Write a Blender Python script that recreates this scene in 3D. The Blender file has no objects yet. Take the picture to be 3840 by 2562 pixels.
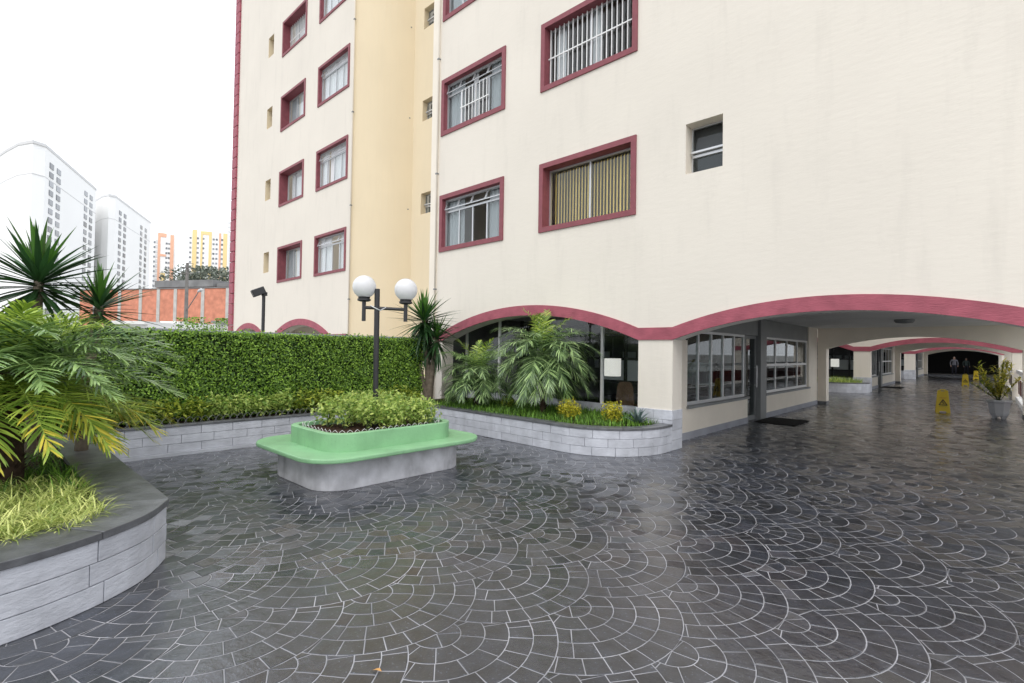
import bpy, bmesh, math, random
import numpy as np
from mathutils import Vector, Matrix, Quaternion
random.seed(7)
rnd = random.uniform
R_ = math.radians
scene = bpy.context.scene
col = scene.collection

# ------------------------------------------------------------------ camera
FPX, HEAD, PITCH, ROLL, EYE = 1897.0, R_(43.2), R_(1.06), R_(0.88), 1.5
cF = Vector((-math.sin(HEAD)*math.cos(PITCH), math.cos(HEAD)*math.cos(PITCH), math.sin(PITCH)))
cR = cF.cross(Vector((0, 0, 1))).normalized(); cU = cR.cross(cF)
cR, cU = math.cos(ROLL)*cR + math.sin(ROLL)*cU, -math.sin(ROLL)*cR + math.cos(ROLL)*cU
cam = bpy.data.objects.new('camera', bpy.data.cameras.new('camera')); col.objects.link(cam)
cam.data.sensor_width = 36.0; cam.data.lens = FPX/3840*36
cam.data.clip_start = 0.05; cam.data.clip_end = 3000
cam.matrix_world = Matrix(((cR.x, cU.x, -cF.x, 0), (cR.y, cU.y, -cF.y, 0), (cR.z, cU.z, -cF.z, EYE), (0, 0, 0, 1)))
scene.camera = cam

# ------------------------------------------------------------------ sky, sun, exposure
SUN_EL, SUN_AZ = 52.0, 143.0
world = bpy.data.worlds.new('World'); scene.world = world; world.use_nodes = True
nt = world.node_tree; nt.nodes.clear()
sky = nt.nodes.new('ShaderNodeTexSky'); sky.sky_type = 'NISHITA'; sky.sun_disc = False
sky.sun_elevation = R_(SUN_EL); sky.sun_rotation = R_(SUN_AZ)
sky.air_density = 1.0; sky.dust_density = 6.0; sky.ozone_density = 1.0
mixw = nt.nodes.new('ShaderNodeMixRGB'); mixw.inputs[0].default_value = 0.88
mixw.inputs[2].default_value = (8.4, 8.7, 9.15, 1)          # cloud layer, even and white
bg = nt.nodes.new('ShaderNodeBackground'); bg.inputs[1].default_value = 0.13
wo = nt.nodes.new('ShaderNodeOutputWorld')
nt.links.new(sky.outputs[0], mixw.inputs[1]); nt.links.new(mixw.outputs[0], bg.inputs[0]); nt.links.new(bg.outputs[0], wo.inputs[0])
sd = bpy.data.lights.new('sun', 'SUN'); sd.energy = 0.5; sd.angle = R_(35); sd.color = (1, 0.97, 0.92)
sun = bpy.data.objects.new('sun', sd); col.objects.link(sun)
sdir = Vector((math.sin(R_(SUN_AZ))*math.cos(R_(SUN_EL)), math.cos(R_(SUN_AZ))*math.cos(R_(SUN_EL)), math.sin(R_(SUN_EL))))
sun.rotation_euler = (-sdir).to_track_quat('-Z', 'Y').to_euler(); sun.location = (0, -5, 30)
scene.view_settings.view_transform = 'Standard'; scene.view_settings.look = 'None'
scene.view_settings.exposure = 0.62; scene.view_settings.gamma = 1.0
scene.render.engine = 'CYCLES'

# ------------------------------------------------------------------ helpers
def pix(x, y):
    """direction through a pixel of the 2350 px wide photograph"""
    x /= .612; y /= .612
    return cF + cR*((x-1920)/FPX) - cU*((y-1281)/FPX)
def at_depth(x, y, d): return Vector((0, 0, EYE)) + pix(x, y)*d

WP = {}     # world origin of every object
def link(o, parent=None, origin=(0, 0, 0)):
    col.objects.link(o); origin = Vector(origin)
    WP[o.name] = origin
    if parent is not None:
        o.parent = parent; o.location = origin - WP[parent.name]
    else: o.location = origin
    return o
def tag(o, label=None, cat=None, group=None, kind=None):
    if label: o['label'] = label
    if cat: o['category'] = cat
    if group: o['group'] = group
    if kind: o['kind'] = kind
    return o
def thing(name, origin, label, cat, group=None):
    return tag(link(bpy.data.objects.new(name, None), None, origin), label, cat, group)

class MB:
    def __init__(s): s.v = []; s.f = []; s.m = []
    def add(s, vs, fs, m=0):
        b = len(s.v); s.v += [tuple(p) for p in vs]
        for f in fs: s.f.append(tuple(i+b for i in f)); s.m.append(m)
    def quad(s, a, b, c, d, m=0): s.add((a, b, c, d), ((0, 1, 2, 3),), m)
    def box(s, x0, x1, y0, y1, z0, z1, m=0):
        s.add([(x0, y0, z0), (x1, y0, z0), (x1, y1, z0), (x0, y1, z0), (x0, y0, z1), (x1, y0, z1), (x1, y1, z1), (x0, y1, z1)],
              [(0, 3, 2, 1), (4, 5, 6, 7), (0, 1, 5, 4), (1, 2, 6, 5), (2, 3, 7, 6), (3, 0, 4, 7)], m)
    def tube(s, pts, rad, n=10, m=0, cap=True):
        pts = [Vector(p) for p in pts]
        if not hasattr(rad, '__len__'): rad = [rad]*len(pts)
        b = len(s.v)
        for i, p in enumerate(pts):
            t = (pts[min(i+1, len(pts)-1)] - pts[max(i-1, 0)]).normalized()
            a = t.cross(Vector((0, 0, 1)));
            if a.length < .01: a = t.cross(Vector((1, 0, 0)))
            a.normalize(); c = t.cross(a)
            for k in range(n):
                w = 2*math.pi*k/n; s.v.append(tuple(p + (a*math.cos(w) + c*math.sin(w))*rad[i]))
        for i in range(len(pts)-1):
            for k in range(n):
                k2 = (k+1) % n
                s.f.append((b+i*n+k, b+i*n+k2, b+(i+1)*n+k2, b+(i+1)*n+k)); s.m.append(m)
        if cap:
            s.f.append(tuple(b+k for k in range(n))[::-1]); s.m.append(m)
            e = b+(len(pts)-1)*n; s.f.append(tuple(e+k for k in range(n))); s.m.append(m)
    def lathe(s, c, prof, n=24, m=0, sc=(1, 1), rot=0):
        b = len(s.v); cx, cy = c
        for r, z in prof:
            for k in range(n):
                w = 2*math.pi*k/n+rot; s.v.append((cx+r*math.cos(w)*sc[0], cy+r*math.sin(w)*sc[1], z))
        for i in range(len(prof)-1):
            for k in range(n):
                k2 = (k+1) % n; s.f.append((b+i*n+k, b+i*n+k2, b+(i+1)*n+k2, b+(i+1)*n+k)); s.m.append(m)
        s.f.append(tuple(b+k for k in range(n))[::-1]); s.m.append(m)
        e = b+(len(prof)-1)*n; s.f.append(tuple(e+k for k in range(n))); s.m.append(m)
    def prism(s, poly, z0, z1, m=0):
        n = len(poly)
        s.add([(x, y, z0) for x, y in poly] + [(x, y, z1) for x, y in poly],
              [tuple(range(n))[::-1], tuple(range(n, 2*n))] + [(i, (i+1) % n, n+(i+1) % n, n+i) for i in range(n)], m)
    def mesh(s, name, mats, origin=(0, 0, 0), smooth=False):
        o = Vector(origin); me = bpy.data.meshes.new(name)
        me.from_pydata([(x-o.x, y-o.y, z-o.z) for x, y, z in s.v], [], s.f)
        if not isinstance(mats, (list, tuple)): mats = [mats]
        for q in mats: me.materials.append(q)
        if len(mats) > 1: me.polygons.foreach_set('material_index', s.m)
        if smooth:
            me.polygons.foreach_set('use_smooth', [True]*len(s.f))
        me.update(); return me
    def build(s, name, mats, parent=None, origin=None, smooth=False, bevel=0):
        if origin is None:
            a = np.array(s.v); mn = a.min(0); mx = a.max(0); origin = ((mn[0]+mx[0])/2, (mn[1]+mx[1])/2, mn[2])
        me = s.mesh(name, mats, origin, smooth)
        if bevel:
            bm = bmesh.new(); bm.from_mesh(me); bmesh.ops.remove_doubles(bm, verts=bm.verts, dist=1e-5)
            bmesh.ops.recalc_face_normals(bm, faces=bm.faces)
            ed = [e for e in bm.edges if len(e.link_faces) == 2 and e.calc_face_angle() > .5]
            bmesh.ops.bevel(bm, geom=ed, offset=bevel, segments=2, affect='EDGES', profile=.5); bm.to_mesh(me); bm.free()
        return link(bpy.data.objects.new(name, me), parent, origin)
def struct(o): o['kind'] = 'structure'; return o
def boxpart(name, mat, parent, *a, bevel=0):
    b = MB(); b.box(*a); return b.build(name, mat, parent, bevel=bevel)
def put(name, me, parent, pos, rot=None):
    """shared mesh at a world position"""
    o = bpy.data.objects.new(name, me); link(o, parent, pos)
    if rot is not None: o.rotation_euler = rot
    return o
def rrect(x0, x1, y0, y1, r, n=8):
    p = []
    for cx, cy, a0 in ((x1-r, y1-r, 0), (x0+r, y1-r, 90), (x0+r, y0+r, 180), (x1-r, y0+r, 270)):
        for k in range(n+1):
            w = R_(a0+90*k/n); p.append((cx+r*math.cos(w), cy+r*math.sin(w)))
    return p

# ------------------------------------------------------------------ materials
M = {}
def mat(name, rgb, rough=.6, spec=.5, var=0.0, vscale=3.0, bump=0.0, bscale=40.0, bstretch=(1, 1, 1), island=0.0, objvar=0.0,
        stain=0.0, rvar=0.0, metal=0.0, transl=0.0, hue=None, coat=0.0, detail=6, bdetail=4, coatr=.08, speckle=0.0, tilt=0.0):
    m = bpy.data.materials.new(name); m.use_nodes = True; t = m.node_tree; t.nodes.clear(); N = t.nodes.new; L = t.links.new
    out = N('ShaderNodeOutputMaterial'); p = N('ShaderNodeBsdfPrincipled')
    p.inputs['Roughness'].default_value = rough; p.inputs['Metallic'].default_value = metal
    p.inputs['Specular IOR Level'].default_value = spec
    if coat: p.inputs['Coat Weight'].default_value = coat; p.inputs['Coat Roughness'].default_value = coatr
    geo = N('ShaderNodeNewGeometry'); c = N('ShaderNodeRGB'); c.outputs[0].default_value = (*rgb, 1); cur = c.outputs[0]
    def mul(cur, fac_socket, lo, hi):
        mr = N('ShaderNodeMapRange'); mr.inputs['To Min'].default_value = lo; mr.inputs['To Max'].default_value = hi; L(fac_socket, mr.inputs['Value'])
        mx = N('ShaderNodeVectorMath'); mx.operation = 'SCALE'; L(cur, mx.inputs[0]); L(mr.outputs[0], mx.inputs['Scale']); return mx.outputs[0]
    if hue and island:
        mx = N('ShaderNodeMixRGB'); L(geo.outputs['Random Per Island'], mx.inputs[0]); mx.inputs[1].default_value = (*rgb, 1); mx.inputs[2].default_value = (*hue, 1); cur = mx.outputs[0]
    if var:
        nz = N('ShaderNodeTexNoise'); nz.inputs['Scale'].default_value = vscale; nz.inputs['Detail'].default_value = detail; L(geo.outputs['Position'], nz.inputs['Vector'])
        st = N('ShaderNodeMapRange'); st.inputs['From Min'].default_value = .3; st.inputs['From Max'].default_value = .7; L(nz.outputs[0], st.inputs['Value'])
        cur = mul(cur, st.outputs[0], 1-var, 1+var)
    if stain:
        mp = N('ShaderNodeMapping'); mp.inputs['Scale'].default_value = (2.2, 2.2, .35); L(geo.outputs['Position'], mp.inputs['Vector'])
        nz = N('ShaderNodeTexNoise'); nz.inputs['Scale'].default_value = 1.6; nz.inputs['Detail'].default_value = 8; nz.inputs['Roughness'].default_value = .65; L(mp.outputs[0], nz.inputs['Vector'])
        st = N('ShaderNodeMapRange'); st.inputs['From Min'].default_value = .52; st.inputs['From Max'].default_value = .75; L(nz.outputs[0], st.inputs['Value'])
        cur = mul(cur, st.outputs[0], 1, 1-stain)
    if speckle:
        nz = N('ShaderNodeTexNoise'); nz.inputs['Scale'].default_value = 70; nz.inputs['Detail'].default_value = 3; L(geo.outputs['Position'], nz.inputs['Vector'])
        st = N('ShaderNodeMapRange'); st.inputs['From Min'].default_value = .62; st.inputs['From Max'].default_value = .74; L(nz.outputs[0], st.inputs['Value'])
        cur = mul(cur, st.outputs[0], 1, 1+speckle*4)
    if island: cur = mul(cur, geo.outputs['Random Per Island'], 1-island, 1+island)
    if objvar:
        oi = N('ShaderNodeObjectInfo'); cur = mul(cur, oi.outputs['Random'], 1-objvar, 1+objvar)
    L(cur, p.inputs['Base Color'])
    if rvar:
        nz = N('ShaderNodeTexNoise'); nz.inputs['Scale'].default_value = 1.1; nz.inputs['Detail'].default_value = 5; L(geo.outputs['Position'], nz.inputs['Vector'])
        mr = N('ShaderNodeMapRange'); mr.inputs['From Min'].default_value = .3; mr.inputs['From Max'].default_value = .7
        mr.inputs['To Min'].default_value = rough-rvar; mr.inputs['To Max'].default_value = rough+rvar; L(nz.outputs[0], mr.inputs['Value']); L(mr.outputs[0], p.inputs['Roughness'])
    if bump:
        mp = N('ShaderNodeMapping'); mp.inputs['Scale'].default_value = bstretch; L(geo.outputs['Position'], mp.inputs['Vector'])
        nz = N('ShaderNodeTexNoise'); nz.inputs['Scale'].default_value = bscale; nz.inputs['Detail'].default_value = bdetail; nz.inputs['Roughness'].default_value = .62; L(mp.outputs[0], nz.inputs['Vector'])
        bp = N('ShaderNodeBump'); bp.inputs['Strength'].default_value = bump; bp.inputs['Distance'].default_value = .01; L(nz.outputs[0], bp.inputs['Height']); L(bp.outputs[0], p.inputs['Normal'])
        if tilt:      # every stone lies a little differently
            wn = N('ShaderNodeTexWhiteNoise'); wn.noise_dimensions = '1D'; L(geo.outputs['Random Per Island'], wn.inputs['W'])
            sb = N('ShaderNodeVectorMath'); sb.operation = 'SUBTRACT'; sb.inputs[1].default_value = (.5, .5, .5); L(wn.outputs['Color'], sb.inputs[0])
            sc_ = N('ShaderNodeVectorMath'); sc_.operation = 'SCALE'; sc_.inputs['Scale'].default_value = tilt; L(sb.outputs[0], sc_.inputs[0])
            ad = N('ShaderNodeVectorMath'); ad.operation = 'ADD'; L(geo.outputs['Normal'], ad.inputs[0]); L(sc_.outputs[0], ad.inputs[1])
            nm = N('ShaderNodeVectorMath'); nm.operation = 'NORMALIZE'; L(ad.outputs[0], nm.inputs[0]); L(nm.outputs[0], bp.inputs['Normal'])
        if coat: L(bp.outputs[0], p.inputs['Coat Normal'])
    if transl:
        tr = N('ShaderNodeBsdfTranslucent'); L(cur, tr.inputs[0]); ms = N('ShaderNodeMixShader'); ms.inputs[0].default_value = transl
        L(p.outputs[0], ms.inputs[1]); L(tr.outputs[0], ms.inputs[2]); L(ms.outputs[0], out.inputs[0])
    else: L(p.outputs[0], out.inputs[0])
    M[name] = m; return m
def glass(name, tint, refl=1.0, rough=0.0):
    m = bpy.data.materials.new(name); m.use_nodes = True; t = m.node_tree; t.nodes.clear(); N = t.nodes.new; L = t.links.new
    out = N('ShaderNodeOutputMaterial'); tr = N('ShaderNodeBsdfTransparent'); tr.inputs[0].default_value = (*tint, 1)
    gl = N('ShaderNodeBsdfGlossy'); gl.inputs['Roughness'].default_value = rough; gl.inputs[0].default_value = (1, 1, 1, 1)
    lw = N('ShaderNodeLayerWeight'); lw.inputs[0].default_value = .5
    pw = N('ShaderNodeMath'); pw.operation = 'POWER'; pw.inputs[1].default_value = 5.0; L(lw.outputs['Facing'], pw.inputs[0])
    fr = N('ShaderNodeMath'); fr.operation = 'MULTIPLY_ADD'; fr.inputs[1].default_value = .55; fr.inputs[2].default_value = .03; L(pw.outputs[0], fr.inputs[0])
    mu = N('ShaderNodeMath'); mu.operation = 'MULTIPLY'; mu.inputs[1].default_value = refl; mu.use_clamp = True
    ms = N('ShaderNodeMixShader'); L(fr.outputs[0], mu.inputs[0]); L(mu.outputs[0], ms.inputs[0]); L(tr.outputs[0], ms.inputs[1]); L(gl.outputs[0], ms.inputs[2]); L(ms.outputs[0], out.inputs[0])
    M[name] = m; return m

mat('cream', (.735, .685, .605), .8, .3, var=.03, vscale=.6, bump=.34, bscale=5, bstretch=(1, 1, 3.0), stain=.075, bdetail=11)
mat('cream_smooth', (.80, .735, .635), .75, .3, var=.04, vscale=2, bump=.15, bscale=30)
mat('cream_shaded', (.755, .645, .46), .8, .3, var=.025, vscale=.7, bump=.12, bscale=12, bstretch=(1, 1, 3), stain=.03)  # same cream made yellower: shade and bounced light put into the colour
mat('pink', (.33, .083, .112), .65, .4, var=.16, vscale=6, bump=.6, bscale=14, bstretch=(1, 1, 5))
mat('pink_smooth', (.235, .066, .08), .6, .4, var=.12, vscale=8, bump=.2, bscale=40)
mat('soffit', (.72, .70, .66), .8, .3, var=.05)
mat('ceiling', (.84, .84, .82), .8, .3, var=.06, vscale=1.0, stain=.1)
mat('grey_block', (.51, .525, .57), .7, .35, var=.13, vscale=5, bump=.8, bscale=14, bstretch=(1, 1, 2.5), objvar=.08, stain=.14, bdetail=7)
mat('mortar', (.33, .34, .38), .9, .2)
mat('plinth', (.33, .34, .38), .7, .3, var=.1)
mat('slate', (.11, .114, .122), .36, .6, var=.35, vscale=7, bump=.7, bscale=13, objvar=.15, rvar=.12, bdetail=7)
mat('cobble', (.020, .023, .031), .32, .6, var=.5, vscale=9, bump=.42, bscale=17, bdetail=8, island=.5, rvar=.14, coat=.85, coatr=.10, speckle=.8, tilt=.16)  # pale specks put the glints of the wet stone into the colour
mat('grout', (.31, .31, .33), .85, .25, var=.4, vscale=3, bump=.4, bscale=60)
mat('ground', (.26, .255, .24), .9, .2, var=.2, vscale=.3)
mat('green_paint', (.245, .475, .255), .42, .5, var=.10, vscale=4, bump=.3, bscale=12, stain=.2, rvar=.12, speckle=-.05)
mat('concrete_base', (.56, .56, .59), .75, .3, var=.25, vscale=5, stain=.6, bump=.35, bscale=16)
mat('soil', (.045, .026, .017), .95, .2, var=.5, vscale=30, bump=1.0, bscale=55)
mat('alu', (.55, .56, .57), .38, .5, metal=.6)
mat('white_metal', (.78, .78, .77), .45, .5)
mat('grey_metal', (.20, .21, .21), .5, .5, var=.1)
mat('dark_metal', (.022, .022, .024), .42, .5)
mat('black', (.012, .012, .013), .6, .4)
mat('white_wall', (.80, .80, .79), .8, .3, var=.04, vscale=.2)
mat('tower_white', (.90, .90, .89), .85, .2, var=.02, vscale=.05)
mat('tower_win', (.24, .25, .27), .3, .5, objvar=.4)  # grey instead of dark: fading with distance put into the colour
mat('tower_grey', (.66, .66, .66), .8, .2)
mat('tower_orange', (.80, .46, .32), .85, .2)  # paled orange, distance haze put into the colour
mat('tower_yellow', (.82, .64, .32), .85, .2)  # yellow paled likewise, haze put into the colour
mat('brick_wall', (.60, .25, .165), .9, .2, var=.18, vscale=1.2, bump=.6, bscale=3, bstretch=(1, 1, 5))
mat('pier', (.50, .49, .46), .9, .2, var=.15, vscale=1)
mat('roof_grey', (.22, .22, .22), .9, .2, var=.2, vscale=.6)
mat('roof_white', (.75, .75, .74), .8, .3)
mat('pole_grey', (.20, .19, .18), .85, .2, var=.2, vscale=2)
mat('interior', (.13, .13, .13), .8, .3, var=.2, vscale=1)
mat('interior_panel', (.55, .57, .58), .6, .3)
mat('curtain', (.80, .80, .82), .8, .2, transl=.25)
mat('curtain_grey', (.42, .45, .47), .8, .2, transl=.2)
mat('blind', (.82, .62, .20), .6, .3, objvar=.08)
mat('lampshade', (.80, .79, .76), .7, .3, transl=.3)
M['lampshade'].node_tree.nodes['Principled BSDF'].inputs['Emission Color'].default_value = (1, .97, .92, 1); M['lampshade'].node_tree.nodes['Principled BSDF'].inputs['Emission Strength'].default_value = .38
mat('wood', (.16, .09, .055), .5, .4, var=.25, vscale=12)
mat('globe', (.88, .88, .89), .25, .5, transl=.35)
mat('sign_yellow', (.78, .56, .02), .45, .5)
mat('sign_black', (.02, .02, .02), .5, .4)
mat('sign_red', (.42, .05, .02), .5, .4)
mat('rail_red', (.16, .018, .016), .55, .5, var=.1)
mat('pot', (.56, .57, .60), .5, .4, var=.06)
mat('mat_black', (.015, .014, .013), .9, .2, bump=.5, bscale=90)
mat('skin', (.25, .15, .11), .55, .4); mat('shirt', (.11, .11, .13), .85, .2); mat('trousers', (.02, .02, .03), .85, .2); mat('hair', (.12, .11, .10), .7, .3)
mat('shirt_pale', (.05, .07, .07), .85, .2)
LF = dict(rough=.42, spec=.45)
mat('leaf_hedge', (.06, .17, .02), **LF, island=.5, hue=(.25, .40, .05), transl=.25)
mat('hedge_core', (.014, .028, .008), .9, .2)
mat('leaf_croton', (.07, .19, .022), **LF, island=.4, hue=(.44, .48, .06), transl=.3)
mat('leaf_croton_yellow', (.36, .38, .05), **LF, island=.3, hue=(.80, .68, .12), transl=.35)
mat('leaf_lime', (.22, .40, .07), **LF, island=.25, hue=(.55, .62, .18), transl=.35)
mat('leaf_gold', (.30, .36, .03), **LF, island=.3, hue=(.66, .56, .05), transl=.3)
mat('leaf_palm', (.055, .14, .045), .28, .7, island=.6, hue=(.30, .42, .17), transl=.22)  # whiter second tone puts the shine of the leaflets into the colour
mat('leaf_palm_mid', (.08, .20, .05), .28, .7, island=.55, hue=(.34, .48, .17), transl=.28)  # whitish second tone here too, leaflet shine painted in
mat('leaf_palm_lime', (.17, .32, .04), .30, .6, island=.4, hue=(.42, .52, .09), transl=.3)
mat('leaf_palm_yellow', (.42, .46, .05), .35, .5, island=.3, hue=(.78, .62, .09), transl=.3)
mat('leaf_yucca', (.03, .085, .025), .35, .5, objvar=.5, var=.1, transl=.15)
mat('leaf_yucca_light', (.07, .18, .025), .35, .5, objvar=.3, transl=.2)
mat('leaf_liriope', (.28, .40, .07), .4, .5, island=.3, hue=(.74, .76, .30), transl=.3)
mat('leaf_grass', (.045, .13, .02), .45, .4, island=.4, hue=(.20, .38, .05), transl=.25)
mat('leaf_agave', (.10, .15, .14), .4, .5, objvar=.2)
mat('leaf_dark', (.03, .055, .022), .5, .4, island=.4, hue=(.07, .10, .05), transl=.15)
mat('leaf_tree', (.11, .14, .10), .6, .3, island=.4, hue=(.20, .22, .18))
mat('trunk', (.055, .035, .024), .9, .2, var=.4, vscale=14, bump=1.0, bscale=30)
mat('trunk_pale', (.16, .13, .10), .9, .2, var=.3, vscale=12, bump=.8, bscale=25)
mat('stem', (.06, .08, .03), .7, .3)
mat('dry_leaf', (.55, .30, .10), .7, .3)
glass('glass', (.95, .97, .97)); glass('glass_dark', (.72, .76, .77), 1.0)

# ------------------------------------------------------------------ the ground and the fan paving
b = MB(); b.quad((-900, -900, -.08), (900, -900, -.08), (900, 900, -.08), (-900, 900, -.08))
struct(b.build('ground', M['ground'], None, (0, 0, -.08)))
b = MB(); b.quad((-8.4, -6, -.0006), (1.6, -6, -.0006), (1.6, 72, -.0006), (-8.4, 72, -.0006))
pave = struct(b.build('pavement', M['grout'], None, (0, 0, -.0006)))

FR, FW, RING = .64, .735, .128
def circle_clip(poly, c, r):
    """part of a small polygon outside a disc; the cut follows the arc"""
    n = len(poly); ins = [math.hypot(p[0]-c[0], p[1]-c[1]) < r for p in poly]
    if not any(ins): return poly
    if all(ins): return None
    out = []
    def cross(p, q):
        lo, hi = 0., 1.; fi = math.hypot(p[0]-c[0], p[1]-c[1]) < r
        for _ in range(18):
            md = (lo+hi)/2; x = p[0]+(q[0]-p[0])*md; y = p[1]+(q[1]-p[1])*md
            if (math.hypot(x-c[0], y-c[1]) < r) == fi: lo = md
            else: hi = md
        return (p[0]+(q[0]-p[0])*lo, p[1]+(q[1]-p[1])*lo)
    st = next(i for i in range(n) if not ins[i] and ins[i-1])
    entry = None
    for k in range(n):
        i = (st+k) % n; j = (i+1) % n
        if not ins[i]: out.append(poly[i])
        if not ins[i] and ins[j]: entry = cross(poly[i], poly[j]); out.append(entry)
        if ins[i] and not ins[j]:
            ex = cross(poly[i], poly[j])
            if entry:
                a0 = math.atan2(entry[1]-c[1], entry[0]-c[0]); a1 = math.atan2(ex[1]-c[1], ex[0]-c[0])
                d = (a1-a0+math.pi) % (2*math.pi)-math.pi; mid = a0+d/2
                if abs(d) > .06: out.append((c[0]+r*math.cos(mid), c[1]+r*math.sin(mid)))
                entry = None
            out.append(ex)
    return out if len(out) >= 3 else None
def area(p): return .5*sum(p[i][0]*p[(i+1) % len(p)][1]-p[(i+1) % len(p)][0]*p[i][1] for i in range(len(p)))
def inset(p, d):
    n = len(p); o = []
    for i in range(n):
        a, b_, c = p[i-1], p[i], p[(i+1) % n]
        e1 = Vector((b_[0]-a[0], b_[1]-a[1])); e2 = Vector((c[0]-b_[0], c[1]-b_[1]))
        if e1.length < 1e-6 or e2.length < 1e-6: o.append(b_); continue
        e1.normalize(); e2.normalize(); n1 = Vector((-e1.y, e1.x)); n2 = Vector((-e2.y, e2.x)); h = n1+n2
        k = 1+n1.dot(n2); h = h/max(k, .35)
        o.append((b_[0]+h.x*d, b_[1]+h.y*d))
    return o
covers = [(-.5*FR*i, FW*j) for i in range(1, 5) for j in (-3, -2, -1, 0, 1, 2, 3) if (i+j) % 2 == 0 and math.hypot(.5*FR*i, FW*j) < 2*FR]
def fan_stones(rg):
    res = []
    for k in range(1, 6):
        r0, r1 = RING*(k-1), RING*k
        if k == 1: step = R_(75)
        else: step = rg.uniform(.12, .15)/((r0+r1)/2)
        a = -R_(118)-rg.uniform(0, 1)*step
        while a < R_(125):
            a2 = a+step*rg.uniform(.72, 1.3); m = max(2, int((a2-a)/.16)+1)
            jr = rg.uniform(-.004, .004)
            poly = [(r1*math.cos(a+(a2-a)*q/m), r1*math.sin(a+(a2-a)*q/m)) for q in range(m+1)]
            poly += [(r0*math.cos(a2-(a2-a)*q/m), r0*math.sin(a2-(a2-a)*q/m)) for q in range(m+1)] if k > 1 else [(0, 0)]
            a = a2
            for c in covers:
                poly = circle_clip(poly, c, FR)
                if poly is None: break
            if poly is None: continue
            q = [poly[0]]
            for pt in poly[1:]:
                if math.hypot(pt[0]-q[-1][0], pt[1]-q[-1][1]) > .004: q.append(pt)
            poly = q
            if len(poly) < 3 or abs(area(poly)) < .00012: continue
            if area(poly) < 0: poly = poly[::-1]
            lo = inset(poly, .0028); 
            hi = inset(poly, .0062)
            A0 = area(poly); gx = sum(p_[0] for p_ in poly)/len(poly); gy = sum(p_[1] for p_ in poly)/len(poly)
            if not (.35*A0 < area(lo) < A0): lo = [(gx+(x-gx)*.86, gy+(y-gy)*.86) for x, y in poly]
            if not (.2*A0 < area(hi) < area(lo)): hi = [(gx+(x-gx)*.74, gy+(y-gy)*.74) for x, y in poly]
            tx, ty, dz = rg.gauss(0, .009), rg.gauss(0, .009), rg.gauss(0, .0007)
            cx = sum(p_[0] for p_ in hi)/len(hi); cy = sum(p_[1] for p_ in hi)/len(hi)
            n = len(lo)
            v = [(x, y, -.012) for x, y in lo] + [(x, y, -.0001) for x, y in lo] + [(x, y, max(.0003, .0012+dz*.5+(x-cx)*tx+(y-cy)*ty)) for x, y in hi]
            f = [tuple(range(2*n, 3*n))] + [(i, (i+1) % n, n+(i+1) % n, n+i) for i in range(n)] + [(n+i, n+(i+1) % n, 2*n+(i+1) % n, 2*n+i) for i in range(n)]
            res.append((v, f, (cx, cy), area(lo)))
    return res
rg = random.Random(3)
VARS = [fan_stones(rg) for _ in range(6)]
cand = []
def keep(x, y):
    if y < -1.2 or y > 64: return False
    if y < 8.2: return -8.15 < x < 1.5
    if 18.4 < y < 25.6 or 36.6 < y < 43.8: return -8 < x < 1.2
    return -3.86 < x < 1.0
for j in range(-8, 90):
    for i in range(-14, 6):
        X = -1.48 + FR*i + (FR/2 if j % 2 else 0); Y = 3.18 + FW*j
        if not (keep(X, Y) or keep(X+.6, Y)): continue
        vi = rg.randrange(6)
        for si, (v, f, c, a) in enumerate(VARS[vi]):
            x, y = X+c[0], Y+c[1]
            if not keep(x, y): continue
            d = Vector((x, y, -EYE)); w = d.dot(cF); vis = 0
            if w > .3:
                px = d.dot(cR)/w*FPX; py = -d.dot(cU)/w*FPX
                if abs(px) < 1900 and abs(py) < 1260: vis = a/w**3
                # hidden under the planters
                if x < -3.5 and y < 1.0: vis = 0
            cand.append((vis, X, Y, vi, si))
cand.sort(key=lambda t: -t[0])
shared = {}
for vis, X, Y, vi, si in cand[:300]:
    k = (vi, si)
    if k not in shared:
        me = bpy.data.meshes.new('paving_stone'); me.from_pydata(VARS[vi][si][0], [], VARS[vi][si][1]); me.materials.append(M['cobble']); shared[k] = me
    put('paving_stone', shared[k], pave, (X, Y, 0))
vs, fs, base = [], [], 0
for vis, X, Y, vi, si in cand[300:]:
    v, f = VARS[vi][si][:2]
    vs += [(x+X, y+Y, z) for x, y, z in v]; fs += [tuple(q+base for q in g) for g in f]; base += len(v)
me = bpy.data.meshes.new('paving_stones'); me.from_pydata(vs, [], fs); me.materials.append(M['cobble'])
rest = bpy.data.objects.new('paving_stones', me); link(rest, pave, (0, 0, 0)); rest['kind'] = 'stuff'

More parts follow.
